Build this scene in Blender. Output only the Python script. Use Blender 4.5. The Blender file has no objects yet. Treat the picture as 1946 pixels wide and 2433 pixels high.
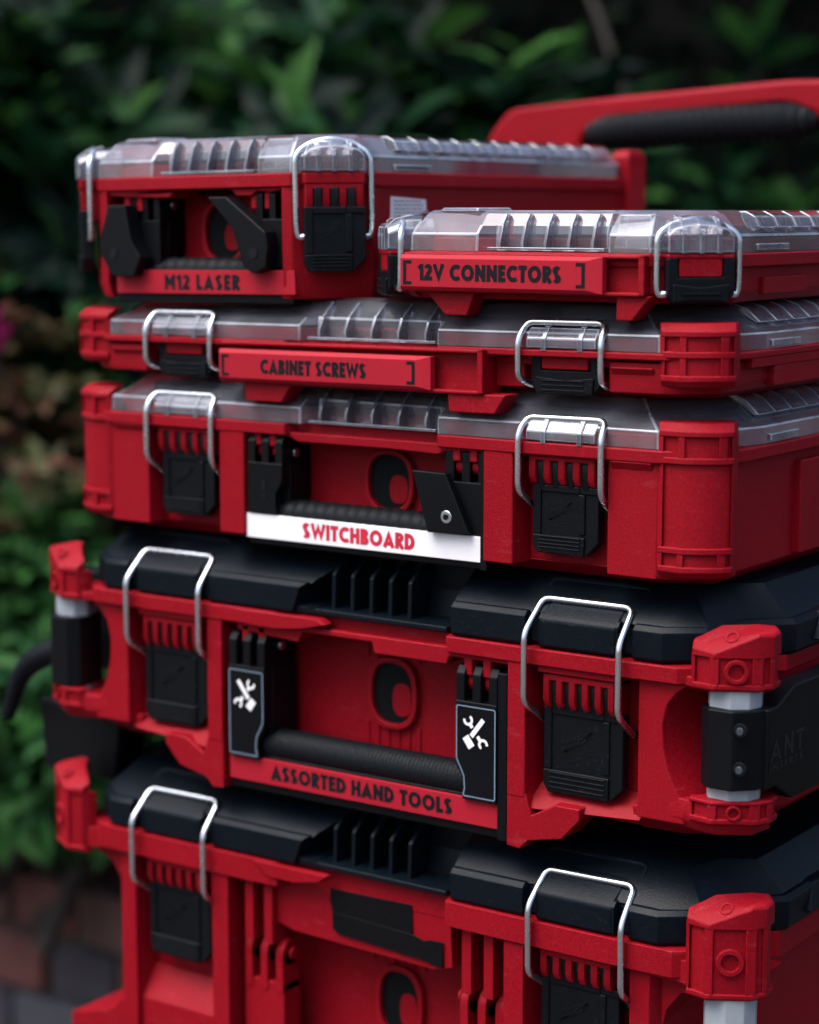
import bpy, bmesh, math, random
import numpy as np
from mathutils import Matrix, Vector

R = math.radians
scene = bpy.context.scene
COL = scene.collection

# ------------------------------------------------------------------ camera
YAW, PITCH = R(34.925), R(8.155)
d0 = Vector((-math.sin(YAW), math.cos(YAW), 0)); up0 = Vector((0, 0, 1))
cd = d0 * math.cos(PITCH) - up0 * math.sin(PITCH)
cu = up0 * math.cos(PITCH) + d0 * math.sin(PITCH)
cr = Vector((math.cos(YAW), math.sin(YAW), 0))
cam = bpy.data.cameras.new('camera'); camo = bpy.data.objects.new('camera', cam); COL.objects.link(camo)
mw = Matrix.Identity(4)
for i in range(3):
    mw[i][0], mw[i][1], mw[i][2] = cr[i], cu[i], -cd[i]
mw[0][3], mw[1][3], mw[2][3] = 1.01007, -1.03591, 0.0
camo.matrix_world = mw
cam.sensor_fit = 'HORIZONTAL'; cam.sensor_width = 36.0; cam.lens = 5000 / 1946 * 36.0
cam.clip_start = 0.05; cam.clip_end = 200
cam.dof.use_dof = True; cam.dof.focus_distance = 1.215; cam.dof.aperture_fstop = 4.8
cam.dof.aperture_blades = 0
scene.camera = camo

# ------------------------------------------------------------------ sky, sun, exposure
SUN_EL, SUN_AZ = R(64), R(-118)        # direction the light comes from (azimuth from +X, front-left)
world = bpy.data.worlds.new('World'); scene.world = world; world.use_nodes = True
wn = world.node_tree.nodes; wl = world.node_tree.links
bg = wn['Background']; sky = wn.new('ShaderNodeTexSky'); sky.sky_type = 'NISHITA'; sky.sun_disc = False
sky.sun_elevation = SUN_EL; sky.sun_rotation = R(90) - SUN_AZ; sky.air_density = 1.0; sky.dust_density = 7.0; sky.ozone_density = 3.0
wl.new(sky.outputs[0], bg.inputs[0]); bg.inputs[1].default_value = 0.15
sun = bpy.data.lights.new('sun', 'SUN'); sun.energy = 1.5; sun.angle = R(52); sun.color = (0.97, 0.985, 1.0)
suno = bpy.data.objects.new('sun', sun); COL.objects.link(suno)
sdir = Vector((math.cos(SUN_EL) * math.cos(SUN_AZ), math.cos(SUN_EL) * math.sin(SUN_AZ), math.sin(SUN_EL)))
suno.rotation_euler = sdir.to_track_quat('Z', 'Y').to_euler(); suno.location = sdir * 20
vs = scene.view_settings; vs.view_transform = 'Standard'; vs.look = 'None'; vs.exposure = 0.9; vs.gamma = 1.0; vs.use_curve_mapping = False
scene.cycles.transparent_max_bounces = 14; scene.cycles.use_adaptive_sampling = True; scene.cycles.adaptive_threshold = 0.03; scene.cycles.max_bounces = 5; scene.cycles.diffuse_bounces = 3; scene.cycles.glossy_bounces = 3; scene.cycles.caustics_reflective = False; scene.cycles.caustics_refractive = False

# ------------------------------------------------------------------ materials
def node_mat(name):
    m = bpy.data.materials.new(name); m.use_nodes = True
    nt = m.node_tree; return m, nt.nodes, nt.links, nt.nodes['Principled BSDF']
def plastic(name, col, rough=0.45, grain=900, bump=0.25, var=0.12, spec=0.5, dust=0.0, fine=0.0):
    m, n, l, b = node_mat(name)
    tc = n.new('ShaderNodeTexCoord')
    no = n.new('ShaderNodeTexNoise'); no.inputs['Scale'].default_value = 14; no.inputs['Detail'].default_value = 2
    l.new(tc.outputs['Object'], no.inputs['Vector'])
    mix = n.new('ShaderNodeMix'); mix.data_type = 'RGBA'
    mix.inputs[6].default_value = (*[c * (1 - var) for c in col], 1); mix.inputs[7].default_value = (*[min(1, c * (1 + var)) for c in col], 1)
    l.new(no.outputs['Fac'], mix.inputs[0])
    outc = mix.outputs[2]
    if fine > 0:
        fn = n.new('ShaderNodeTexNoise'); fn.inputs['Scale'].default_value = 1100; fn.inputs['Detail'].default_value = 0
        l.new(tc.outputs['Object'], fn.inputs['Vector'])
        fr_ = n.new('ShaderNodeMapRange'); fr_.inputs[1].default_value = .3; fr_.inputs[2].default_value = .7; fr_.inputs[3].default_value = 1 - fine * 2; fr_.inputs[4].default_value = 1 + fine * 2
        l.new(fn.outputs['Fac'], fr_.inputs[0])
        mm = n.new('ShaderNodeMix'); mm.data_type = 'RGBA'; mm.blend_type = 'MULTIPLY'; mm.inputs[0].default_value = 1
        l.new(outc, mm.inputs[6]); l.new(fr_.outputs[0], mm.inputs[7]); outc = mm.outputs[2]
    if fine > 0:
        mp = n.new('ShaderNodeMapping'); mp.inputs['Scale'].default_value = (30, 30, 140); mp.inputs['Rotation'].default_value = (.3, .5, .2)
        l.new(tc.outputs['Object'], mp.inputs['Vector'])
        sn = n.new('ShaderNodeTexNoise'); sn.inputs['Scale'].default_value = 1.6; sn.inputs['Detail'].default_value = 4; l.new(mp.outputs[0], sn.inputs['Vector'])
        sr = n.new('ShaderNodeValToRGB'); sr.color_ramp.elements[0].position = .63; sr.color_ramp.elements[1].position = .74; sr.color_ramp.elements[1].color = (.22, .22, .22, 1)
        l.new(sn.outputs['Fac'], sr.inputs[0])
        ms = n.new('ShaderNodeMix'); ms.data_type = 'RGBA'; ms.inputs[7].default_value = (.34, .05, .06, 1)
        l.new(sr.outputs[0], ms.inputs[0]); l.new(outc, ms.inputs[6]); outc = ms.outputs[2]
    if dust > 0:
        d = n.new('ShaderNodeTexNoise'); d.inputs['Scale'].default_value = 420; d.inputs['Detail'].default_value = 0
        l.new(tc.outputs['Object'], d.inputs['Vector'])
        rp = n.new('ShaderNodeValToRGB'); rp.color_ramp.elements[0].position = 0.70; rp.color_ramp.elements[1].position = 0.80
        rp.color_ramp.elements[1].color = (dust, dust, dust, 1)
        l.new(d.outputs['Fac'], rp.inputs[0])
        m2 = n.new('ShaderNodeMix'); m2.data_type = 'RGBA'; m2.inputs[7].default_value = (0.35, 0.35, 0.36, 1)
        l.new(rp.outputs[0], m2.inputs[0]); l.new(outc, m2.inputs[6]); outc = m2.outputs[2]
    l.new(outc, b.inputs['Base Color'])
    mr = n.new('ShaderNodeMapRange'); mr.inputs[3].default_value = rough - 0.06; mr.inputs[4].default_value = rough + 0.1
    l.new(no.outputs['Fac'], mr.inputs[0]); l.new(mr.outputs[0], b.inputs['Roughness'])
    b.inputs['Specular IOR Level'].default_value = spec
    if bump:
        g = n.new('ShaderNodeTexNoise'); g.inputs['Scale'].default_value = grain; g.inputs['Detail'].default_value = 0
        l.new(tc.outputs['Object'], g.inputs['Vector'])
        bp = n.new('ShaderNodeBump'); bp.inputs['Strength'].default_value = bump; bp.inputs['Distance'].default_value = 0.0004
        l.new(g.outputs['Fac'], bp.inputs['Height']); l.new(bp.outputs[0], b.inputs['Normal'])
    return m
M = {}
M['red'] = plastic('red_plastic', (0.235, 0.0022, 0.0085), 0.5, dust=0.02, spec=0.14, grain=2200, bump=0.3, fine=0.09)
M['label_red'] = plastic('label_red', (0.34, 0.008, 0.020), 0.55, bump=0.15, spec=0.2)
M['black'] = plastic('black_plastic', (0.002, 0.0034, 0.005), 0.42, spec=0.16, dust=0.02)
M['lidblack'] = plastic('lid_black_plastic', (0.0016, 0.0042, 0.0075), 0.4, spec=0.14, dust=0.012, bump=0.2)
M['print'] = plastic('printed_black', (0.0018, 0.0024, 0.0035), 0.45, bump=0.1, spec=0.16)
M['white'] = plastic('label_white', (0.80, 0.80, 0.82), 0.5, bump=0.05, var=0.02)
M['redink'] = plastic('red_ink', (0.50, 0.010, 0.04), 0.5, bump=0)
M['ink'] = plastic('black_ink', (0.002, 0.003, 0.006), 0.65, bump=0, spec=0.2)
M['line'] = plastic('outline_print', (0.16, 0.22, 0.30), 0.5, bump=0)
M['grey'] = plastic('grey_tube', (0.30, 0.34, 0.37), 0.4, bump=0.05, var=0.05)
M['screwdim'] = plastic('screw_grey', (0.03, 0.04, 0.05), 0.4, bump=0)
M['dark'] = plastic('dark_insert', (0.003, 0.004, 0.005), 0.6, bump=0.1, spec=0.12)
M['tape'] = plastic('black_tape', (0.002, 0.0024, 0.003), 0.5, grain=300, bump=0.5, spec=0.14)
M['rubber'] = plastic('rubber', (0.002, 0.0036, 0.0055), 0.55, grain=700, bump=0.5, spec=0.16)
def metal():
    m, n, l, b = node_mat('zinc_wire')
    b.inputs['Metallic'].default_value = 1; b.inputs['Base Color'].default_value = (0.66, 0.70, 0.73, 1); b.inputs['Roughness'].default_value = 0.27
    tc = n.new('ShaderNodeTexCoord'); g = n.new('ShaderNodeTexNoise'); g.inputs['Scale'].default_value = 250
    l.new(tc.outputs['Object'], g.inputs['Vector'])
    mr = n.new('ShaderNodeMapRange'); mr.inputs[3].default_value = 0.16; mr.inputs[4].default_value = 0.34
    l.new(g.outputs['Fac'], mr.inputs[0]); l.new(mr.outputs[0], b.inputs['Roughness'])
    return m
M['wire'] = metal()
def clear(name, frost, gain, rough):
    """thin clear polycarbonate: see-through, sky glare by Fresnel, a little frost"""
    m, n, l, b = node_mat(name)
    tr = n.new('ShaderNodeBsdfTransparent'); tr.inputs[0].default_value = (0.88, 0.88, 0.92, 1)
    gl = n.new('ShaderNodeBsdfGlossy'); gl.inputs['Roughness'].default_value = rough; gl.inputs[0].default_value = (0.95, 0.96, 1.0, 1)
    df = n.new('ShaderNodeBsdfTranslucent'); df.inputs[0].default_value = (0.74, 0.81, 0.95, 1)
    d2 = n.new('ShaderNodeBsdfDiffuse'); d2.inputs[0].default_value = (0.80, 0.87, 1.0, 1)
    fm = n.new('ShaderNodeMixShader'); fm.inputs[0].default_value = 0.6; l.new(df.outputs[0], fm.inputs[1]); l.new(d2.outputs[0], fm.inputs[2])
    fr = n.new('ShaderNodeFresnel'); fr.inputs[0].default_value = 1.56
    mu = n.new('ShaderNodeMath'); mu.operation = 'MULTIPLY'; mu.inputs[1].default_value = gain; mu.use_clamp = True
    tc = n.new('ShaderNodeTexCoord'); g = n.new('ShaderNodeTexNoise'); g.inputs['Scale'].default_value = 45; g.inputs['Detail'].default_value = 2
    l.new(tc.outputs['Object'], g.inputs['Vector'])
    bp = n.new('ShaderNodeBump'); bp.inputs['Strength'].default_value = 0.03; bp.inputs['Distance'].default_value = 0.001
    l.new(g.outputs['Fac'], bp.inputs['Height']); l.new(bp.outputs[0], gl.inputs['Normal'])
    fv = n.new('ShaderNodeMapRange'); fv.inputs[1].default_value = 0.3; fv.inputs[2].default_value = 0.75; fv.inputs[3].default_value = frost * .6; fv.inputs[4].default_value = frost * 1.5
    l.new(g.outputs['Fac'], fv.inputs[0])
    m1 = n.new('ShaderNodeMixShader'); l.new(fv.outputs[0], m1.inputs[0]); l.new(tr.outputs[0], m1.inputs[1]); l.new(fm.outputs[0], m1.inputs[2])
    mx = n.new('ShaderNodeMixShader'); l.new(fr.outputs[0], mu.inputs[0]); l.new(mu.outputs[0], mx.inputs[0])
    l.new(m1.outputs[0], mx.inputs[1]); l.new(gl.outputs[0], mx.inputs[2]); l.new(mx.outputs[0], n['Material Output'].inputs[0])
    n.remove(b)
    return m
M['clear_edge_lit'] = clear('clear_plastic_edge_lit', 0.42, 2.0, 0.2)  # edge highlights put into the colour: whiter, milkier plastic for the bevels
M['clear'] = clear('clear_plastic', 0.135, 1.8, 0.08)
def leafmat(name, cols, rough=0.45, trans=0.25):
    m, n, l, b = node_mat(name)
    geo = n.new('ShaderNodeNewGeometry'); rp = n.new('ShaderNodeValToRGB')
    els = rp.color_ramp.elements
    while len(els) < len(cols): els.new(0.5)
    for i, c in enumerate(cols):
        els[i].position = i / max(1, len(cols) - 1); els[i].color = (*c, 1)
    l.new(geo.outputs['Random Per Island'], rp.inputs[0]); l.new(rp.outputs[0], b.inputs['Base Color'])
    b.inputs['Roughness'].default_value = rough
    b.inputs['Specular IOR Level'].default_value = 0.08
    ts = n.new('ShaderNodeBsdfTranslucent'); l.new(rp.outputs[0], ts.inputs[0])
    mx = n.new('ShaderNodeMixShader'); mx.inputs[0].default_value = trans
    l.new(b.outputs[0], mx.inputs[1]); l.new(ts.outputs[0], mx.inputs[2]); l.new(mx.outputs[0], n['Material Output'].inputs[0])
    return m
M['rhodo'] = leafmat('rhododendron_leaf', [(0.0012, 0.007, 0.005), (0.0025, 0.013, 0.008), (0.008, 0.038, 0.014), (0.034, 0.10, 0.020)])
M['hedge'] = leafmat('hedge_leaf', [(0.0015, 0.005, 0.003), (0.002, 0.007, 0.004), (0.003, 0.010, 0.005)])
M['rusty'] = leafmat('rusty_leaf', [(0.03, 0.045, 0.018), (0.06, 0.066, 0.024), (0.075, 0.058, 0.03), (0.085, 0.028, 0.02), (0.035, 0.055, 0.026)])
M['fern'] = leafmat('fern_leaf', [(0.011, 0.050, 0.013), (0.028, 0.10, 0.022), (0.055, 0.15, 0.042), (0.015, 0.068, 0.026)])
M['petal'] = leafmat('petal', [(0.25, 0.005, 0.09), (0.32, 0.01, 0.13)])
M['bark'] = plastic('bark', (0.03, 0.024, 0.02), 0.85, grain=60, bump=0.8, var=0.4)
M['soil'] = plastic('soil', (0.018, 0.016, 0.013), 0.95, grain=30, bump=1.0, var=0.5)
def paving():
    m, n, l, b = node_mat('patio_paving')
    tc = n.new('ShaderNodeTexCoord'); no = n.new('ShaderNodeTexNoise'); no.inputs['Scale'].default_value = 9; no.inputs['Detail'].default_value = 8
    l.new(tc.outputs['Object'], no.inputs['Vector'])
    rp = n.new('ShaderNodeValToRGB'); rp.color_ramp.elements[0].color = (0.028, 0.022, 0.021, 1); rp.color_ramp.elements[1].color = (0.07, 0.052, 0.048, 1)
    l.new(no.outputs['Fac'], rp.inputs[0]); l.new(rp.outputs[0], b.inputs['Base Color']); b.inputs['Roughness'].default_value = 0.85
    bp = n.new('ShaderNodeBump'); bp.inputs['Strength'].default_value = 0.5; bp.inputs['Distance'].default_value = 0.004
    l.new(no.outputs['Fac'], bp.inputs['Height']); l.new(bp.outputs[0], b.inputs['Normal'])
    return m
M['paving'] = paving()
for i, c in enumerate([(0.125, 0.045, 0.036), (0.036, 0.033, 0.040), (0.09, 0.048, 0.040), (0.06, 0.063, 0.077)]):
    M['brick%d' % i] = plastic('brick_clay_%d' % i, c, 0.85, grain=120, bump=0.8, var=0.35)
M['mortar'] = plastic('mortar', (0.045, 0.044, 0.042), 0.95, grain=150, bump=0.8, var=0.3)

# ------------------------------------------------------------------ mesh helpers (author in millimetres)
def mirror(half, cx):
    """closed outline from the right half (u, y) listed front -> back"""
    return [(cx + u, y) for u, y in half] + [(cx - u, y) for u, y in reversed(half)]
def fillet(path, rad, n=5, closed=False):
    out = []; L = len(path)
    for i, p in enumerate(path):
        p = Vector(p)
        if not closed and i in (0, L - 1): out.append(p); continue
        a, b = Vector(path[i - 1]), Vector(path[(i + 1) % L])
        ra = min(rad, (a - p).length * 0.48); rb = min(rad, (b - p).length * 0.48)
        p0 = p + (a - p).normalized() * ra; p1 = p + (b - p).normalized() * rb
        for k in range(n + 1):
            t = k / n; out.append(p0 * (1 - t) ** 2 + p * 2 * t * (1 - t) + p1 * t * t)
    return out
def oval(cx, cz, rx, rz, n=28, sq=2.6):
    pts = []
    for k in range(n):
        a = 2 * math.pi * k / n; c, s = math.cos(a), math.sin(a)
        pts.append((cx + rx * math.copysign(abs(c) ** (2 / sq), c), cz + rz * math.copysign(abs(s) ** (2 / sq), s)))
    return pts
class MB:
    def __init__(s): s.v = []; s.f = []
    def add(s, vs_, fs):
        o = len(s.v); s.v += [tuple(p) for p in vs_]; s.f += [tuple(o + i for i in f) for f in fs]; return s
    def rings(s, rs, cap0=True, cap1=True):
        n = len(rs[0]); v = [p for r in rs for p in r]; f = []
        for k in range(len(rs) - 1):
            for i in range(n):
                j = (i + 1) % n; f.append((k * n + i, k * n + j, (k + 1) * n + j, (k + 1) * n + i))
        if cap0: f.append(tuple(range(n - 1, -1, -1)))
        if cap1: f.append(tuple((len(rs) - 1) * n + i for i in range(n)))
        return s.add(v, f)
    def box(s, x0, x1, y0, y1, z0, z1):
        return s.rings([[(x0, y0, z0), (x1, y0, z0), (x1, y1, z0), (x0, y1, z0)], [(x0, y0, z1), (x1, y0, z1), (x1, y1, z1), (x0, y1, z1)]])
    def pxz(s, pts, y0, y1, pts1=None):
        return s.rings([[(x, y0, z) for x, z in pts], [(x, y1, z) for x, z in (pts1 or pts)]])
    def pyz(s, pts, x0, x1):
        return s.rings([[(x0, y, z) for y, z in pts], [(x1, y, z) for y, z in pts]])
    def pxy(s, *lv, cap0=True, cap1=True):
        return s.rings([[(x, y, z) for x, y in pts] for pts, z in lv], cap0, cap1)
    def annulus(s, po, pi, y0, y1):
        n = len(po)
        v = [(x, y0, z) for x, z in po] + [(x, y0, z) for x, z in pi] + [(x, y1, z) for x, z in po] + [(x, y1, z) for x, z in pi]
        f = []
        for i in range(n):
            j = (i + 1) % n
            f += [(i, j, n + j, n + i), (i, 2 * n + i, 2 * n + j, j), (n + i, n + j, 3 * n + j, 3 * n + i), (2 * n + i, 3 * n + i, 3 * n + j, 2 * n + j)]
        return s.add(v, f)
    def tube(s, path, r, n=8, radii=None):
        P = [Vector(p) for p in path]; rs = []; t = (P[1] - P[0]).normalized()
        nrm = t.orthogonal().normalized()
        for i, p in enumerate(P):
            a = P[max(0, i - 1)]; b = P[min(len(P) - 1, i + 1)]
            t = (b - a).normalized(); nrm = (nrm - t * nrm.dot(t)).normalized(); bi = t.cross(nrm)
            rr = radii[i] if radii else r
            rs.append([p + (nrm * math.cos(2 * math.pi * k / n) + bi * math.sin(2 * math.pi * k / n)) * rr for k in range(n)])
        return s.rings(rs)
    def cyl(s, c, axis, r, h, n=20, r1=None):
        ax = Vector(axis).normalized(); c = Vector(c)
        return s.tube([c, c + ax * h], r, n, [r, r if r1 is None else r1])
    def build(s, name, mat, parent=None, at=(0, 0, 0), bevel=0.0, seg=2, smooth=35, rot=None, solid=0):
        me = bpy.data.meshes.new(name)
        me.from_pydata([(x / 1000, y / 1000, z / 1000) for x, y, z in s.v], [], s.f)
        bm = bmesh.new(); bm.from_mesh(me); bmesh.ops.recalc_face_normals(bm, faces=bm.faces); bm.to_mesh(me); bm.free()
        me.materials.append(M[mat] if isinstance(mat, str) else mat)
        o = bpy.data.objects.new(name, me); COL.objects.link(o)
        o.location = Vector(at) / 1000
        if rot: o.rotation_euler = rot
        if parent is not None: o.parent = parent
        if smooth and len(me.polygons):
            me.polygons.foreach_set('use_smooth', [True] * len(me.polygons)); me.set_sharp_from_angle(angle=R(smooth))
        if solid:
            sm = o.modifiers.new('solid', 'SOLIDIFY'); sm.thickness = solid / 1000; sm.offset = -1
        if mat == 'clear': me.materials.append(M['clear_edge_lit'])
        if bevel:
            bv = o.modifiers.new('bevel', 'BEVEL'); bv.width = bevel / 1000; bv.segments = seg; bv.limit_method = 'ANGLE'; bv.angle_limit = R(32); bv.harden_normals = True
            if mat == 'clear': bv.material = 1  # bevel faces get the painted bright edge
        return o
def thing(name, at, label, cat, group=None, rot=None):
    o = bpy.data.objects.new(name, None); COL.objects.link(o); o.location = Vector(at) / 1000
    o.empty_display_size = 0.05
    if rot: o.rotation_euler = rot
    o['label'] = label; o['category'] = cat
    if group: o['group'] = group
    return o
def tag(o, label, cat, group=None, kind=None):
    if label: o['label'] = label
    if cat: o['category'] = cat
    if group: o['group'] = group
    if kind: o['kind'] = kind
    return o

# ------------------------------------------------------------------ stroke lettering
def _arc(cx, cy, rx, ry, a0, a1, n=10):
    return [(cx + rx * math.cos(R(a0 + (a1 - a0) * k / n)), cy + ry * math.sin(R(a0 + (a1 - a0) * k / n))) for k in range(n + 1)]
T = 0.26; h = T / 2
def glyphs():
    g = {}
    lo, hi = h, 1 - h
    def W(w): return h, w - h
    l, r = W(.78); g['A'] = (.78, [[(.09, 0), (.39, .80), (.69, 0)], [(.2, .25), (.58, .25)]])
    w = .60; l, r = W(w)
    g['B'] = (w, [[(l, 0), (l, 1)], [(l, hi), (w - .3, hi)] + _arc(w - .3, .74, .3 - h - .03, .26 - h, 90, -90, 8)[1:] + [(l, .52)], [(l, .5), (w - .28, .5)] + _arc(w - .28, .27, .28 - h, .27 - h, 90, -90, 8)[1:] + [(l, lo)]])
    w = .74; g['C'] = (w, [_arc(.46, .5, .46 - h, .5 - h, 48, 312, 18)])
    w = .70; l, r = W(w); g['D'] = (w, [[(l, 0), (l, 1)], [(l, hi), (.25, hi)] + _arc(.25, .5, .45 - h, .5 - h, 90, -90, 12)[1:] + [(l, lo)]])
    w = .50; l, r = W(w); g['E'] = (w, [[(l, 0), (l, 1)], [(l, hi), (w, hi)], [(l, .5), (w - .04, .5)], [(l, lo), (w, lo)]])
    w = .68; l, r = W(w); g['H'] = (w, [[(l, 0), (l, 1)], [(r, 0), (r, 1)], [(l, .5), (r, .5)]])
    g['I'] = (T, [[(h, 0), (h, 1)]])
    w = .48; g['L'] = (w, [[(h, 1), (h, 0)], [(h, lo), (w, lo)]])
    w = .86; l, r = W(w); g['M'] = (w, [[(l, 0), (l, 1)], [(r, 0), (r, 1)], [(l, .88), (w / 2, .42), (r, .88)]])
    w = .72; l, r = W(w); g['N'] = (w, [[(l, 0), (l, 1)], [(r, 0), (r, 1)], [(l, .88), (r, .12)]])
    w = .90; g['O'] = (w, [_arc(w / 2, .5, w / 2 - h, .5 - h, 0, 360, 26)])
    w = .60; l, r = W(w); g['R'] = (w, [[(l, 0), (l, 1)], [(l, hi), (w - .3, hi)] + _arc(w - .3, .7, .3 - h, .3 - h, 90, -90, 8)[1:] + [(l, .4)], [(.26, .42), (w - .06, 0)]])
    w = .56; g['S'] = (w, [_arc(w / 2, .735, w / 2 - h, .265 - h, 25, 270, 12)[:-1] + _arc(w / 2, .265, w / 2 - h, .265 - h, 90, -155, 12)])
    w = .56; g['T'] = (w, [[(0, hi), (w, hi)], [(w / 2, 1 - T), (w / 2, 0)]])
    w = .76; g['V'] = (w, [[(.08, 1), (w / 2, 0.2), (w - .08, 1)]])
    w = 1.06; g['W'] = (w, [[(.09, 1), (.31, .2), (w / 2, .78), (w - .31, .2), (w - .09, 1)]])
    w = .66; g['K'] = (w, [[(h, 0), (h, 1)], [(w - .1, 1), (.22, .5), (w - .08, 0)]])
    w = .34; g['1'] = (w, [[(.0, .72), (.22, .87)], [(.24, 1), (.24, 0)]])
    w = .58; g['2'] = (w, [_arc(w / 2, .7, w / 2 - h, .3 - h, 165, -30, 10) + [(.12, lo), (w, lo)]])
    g[' '] = (.26, [])
    g['['] = (.36, [[(.36, 1 - .07), (.07, 1 - .07), (.07, .07), (.36, .07)]])
    g[']'] = (.36, [[(0, 1 - .07), (.29, 1 - .07), (.29, .07), (0, .07)]])
    return g
GL = glyphs()
def ribbon(mb, pts, t, y, tf, closed=False):
    P = [Vector((a, b)) for a, b in pts]
    if len(P) > 2 and (P[0] - P[-1]).length < 1e-6: closed = True; P = P[:-1]
    n = len(P); A = []; B = []
    for i in range(n):
        if closed or 0 < i < n - 1:
            d1 = (P[i] - P[i - 1]).normalized(); d2 = (P[(i + 1) % n] - P[i]).normalized()
        elif i == 0: d1 = d2 = (P[1] - P[0]).normalized()
        else: d1 = d2 = (P[i] - P[i - 1]).normalized()
        n1 = Vector((-d1.y, d1.x)); n2 = Vector((-d2.y, d2.x)); m = (n1 + n2)
        m = m.normalized() if m.length > 1e-6 else n1
        k = t / 2 / max(0.45, m.dot(n1)); A.append(P[i] + m * k); B.append(P[i] - m * k)
    v = [tf(p.x, p.y, y) for p in A] + [tf(p.x, p.y, y) for p in B]; f = []
    for i in range(n if closed else n - 1):
        j = (i + 1) % n; f.append((i, j, n + j, n + i))
    mb.add(v, f)
def lettering(text, x0, x1, z0, cap, y, gap=0.13, tf=None, thick=None):
    """flat printed capitals filling x0..x1, cap height, on the plane y (facing -y)"""
    adv = sum(GL[c][0] for c in text) + gap * (len(text) - 1)
    sx = (x1 - x0) / adv; mb = MB(); x = 0; k = 0
    tf = tf or (lambda a, b, yy: (x0 + a * sx, yy, z0 + b * cap))
    for c in text:
        w, strokes = GL[c]
        for s_ in strokes:
            ribbon(mb, [(a + x, b) for a, b in s_], thick or (0.14 if c in '[]' else T), y - 0.02 * (k % 4), tf); k += 1
        x += w + gap
    return mb

# ------------------------------------------------------------------ latches
def emblem(parent, x, y, z, w, rough=False):
    """raised lightning-bolt mark with a line of script on the latch pad"""
    mb = MB(); a = R(22); ca, sa = math.cos(a), math.sin(a)
    def tf(u, v, yy): return (x + (u * ca - v * sa) * w, yy, z + (u * sa + v * ca) * w)
    bolt = [(-.5, -.14), (.30, -.02), (.18, .04), (.5, .12), (-.02, .02), (.08, -.03)]
    n = len(bolt)
    for i in range(n): ribbon(mb, [bolt[i], bolt[(i + 1) % n]], .035, y - .25, tf)
    cx = -.46
    for wdt, hh in [(.13, .17), (.035, .10), (.03, .17), (.11, .10), (.08, .10), (.08, .10), (.07, .17), (.07, .1), (.07, .1)]:
        ribbon(mb, [(cx, .06), (cx + wdt * .45, .06 + hh), (cx + wdt * .6, .06), (cx + wdt, .06 + hh * .8)], .022, y - .22, tf); cx += wdt + .018
    return mb.build('emblem', 'emb', parent, smooth=0)
M['emb'] = plastic('raised_mark', (0.004, 0.006, 0.008), 0.3, bump=0, spec=0.35)

def latch(parent, at, w, ztop, zbot, fingers, fw, ftop, wire, rot=None, yf=0, wr=2.05, nridge=4, pitch=8.7, fx0=-1.0, fy=-2.0):
    """comb latch: pad face at local y=yf, pad z from zbot to ztop, fingers rising to ftop"""
    mb = MB(); hw = w / 2
    mb.pxz([(-hw, zbot + 5), (-hw + 3, zbot), (hw - 8, zbot), (hw, zbot + 8), (hw, ztop), (-hw, ztop)], yf + 1.2, yf + 9)
    ph = ztop - zbot
    # raised frame round the panel that carries the mark
    for a in ((-hw, -hw + 5.5, zbot + ph * .27, ztop), (hw - 12, hw, ztop - 4.5, ztop), (-hw + 5.5, hw - 12, ztop - 4.5, ztop), (hw - 13, hw - 8.5, zbot + ph * .3, ztop - 4.5)):
        mb.box(a[0], a[1], yf, yf + 2.2, a[2], a[3])
    mb.pxz([(-hw, zbot + 5), (-hw + 3, zbot), (hw - 9, zbot), (hw - 8.5, zbot + ph * .27), (-hw, zbot + ph * .27)], yf - .3, yf + 2)
    for i in range(fingers):
        fx = fx0 + (i - (fingers - 1) / 2) * pitch
        L = ftop - ztop
        q = yf + fy; prof = [(yf + .2, ztop - 3), (q + .8, ztop + L * .25), (q + .3, ftop - 4), (q + 1.5, ftop - 1.2), (q + 3.5, ftop), (q + 7, ftop - 2.5), (yf + 8.4, ztop - 2)]
        mb.pyz(prof, fx - fw / 2, fx + fw / 2)
    o = mb.build('latch', 'black', parent, at, bevel=.9, rot=rot)
    for i in range(nridge):
        zz = zbot + 3.0 + i * (ph * .21 - 2.0) / 3
        MB().pyz([(yf - .2, zz), (yf - 1.3, zz + .35), (yf - 1.3, zz + .9), (yf - .2, zz + 1.3)], -hw + 4.5, hw - 11).build('grip_ridge', 'black', o, bevel=.25, seg=1)
    emblem(o, -3.5, yf + .8, zbot + ph * .63, w * .42)
    MB().tube(fillet(wire, 5.5, 6), wr, 10).build('wire_bail', 'wire', o, smooth=60, rot=(R(random.uniform(-.35, .25)), R(random.uniform(-.5, .5)), 0))
    MB().cyl((wire[-1][0] - 2, wire[-1][1], wire[-1][2]), (1, 0, 0), 2.6, 3.6, 14).build('pivot', 'black', o, bevel=.4)
    return o
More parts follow.
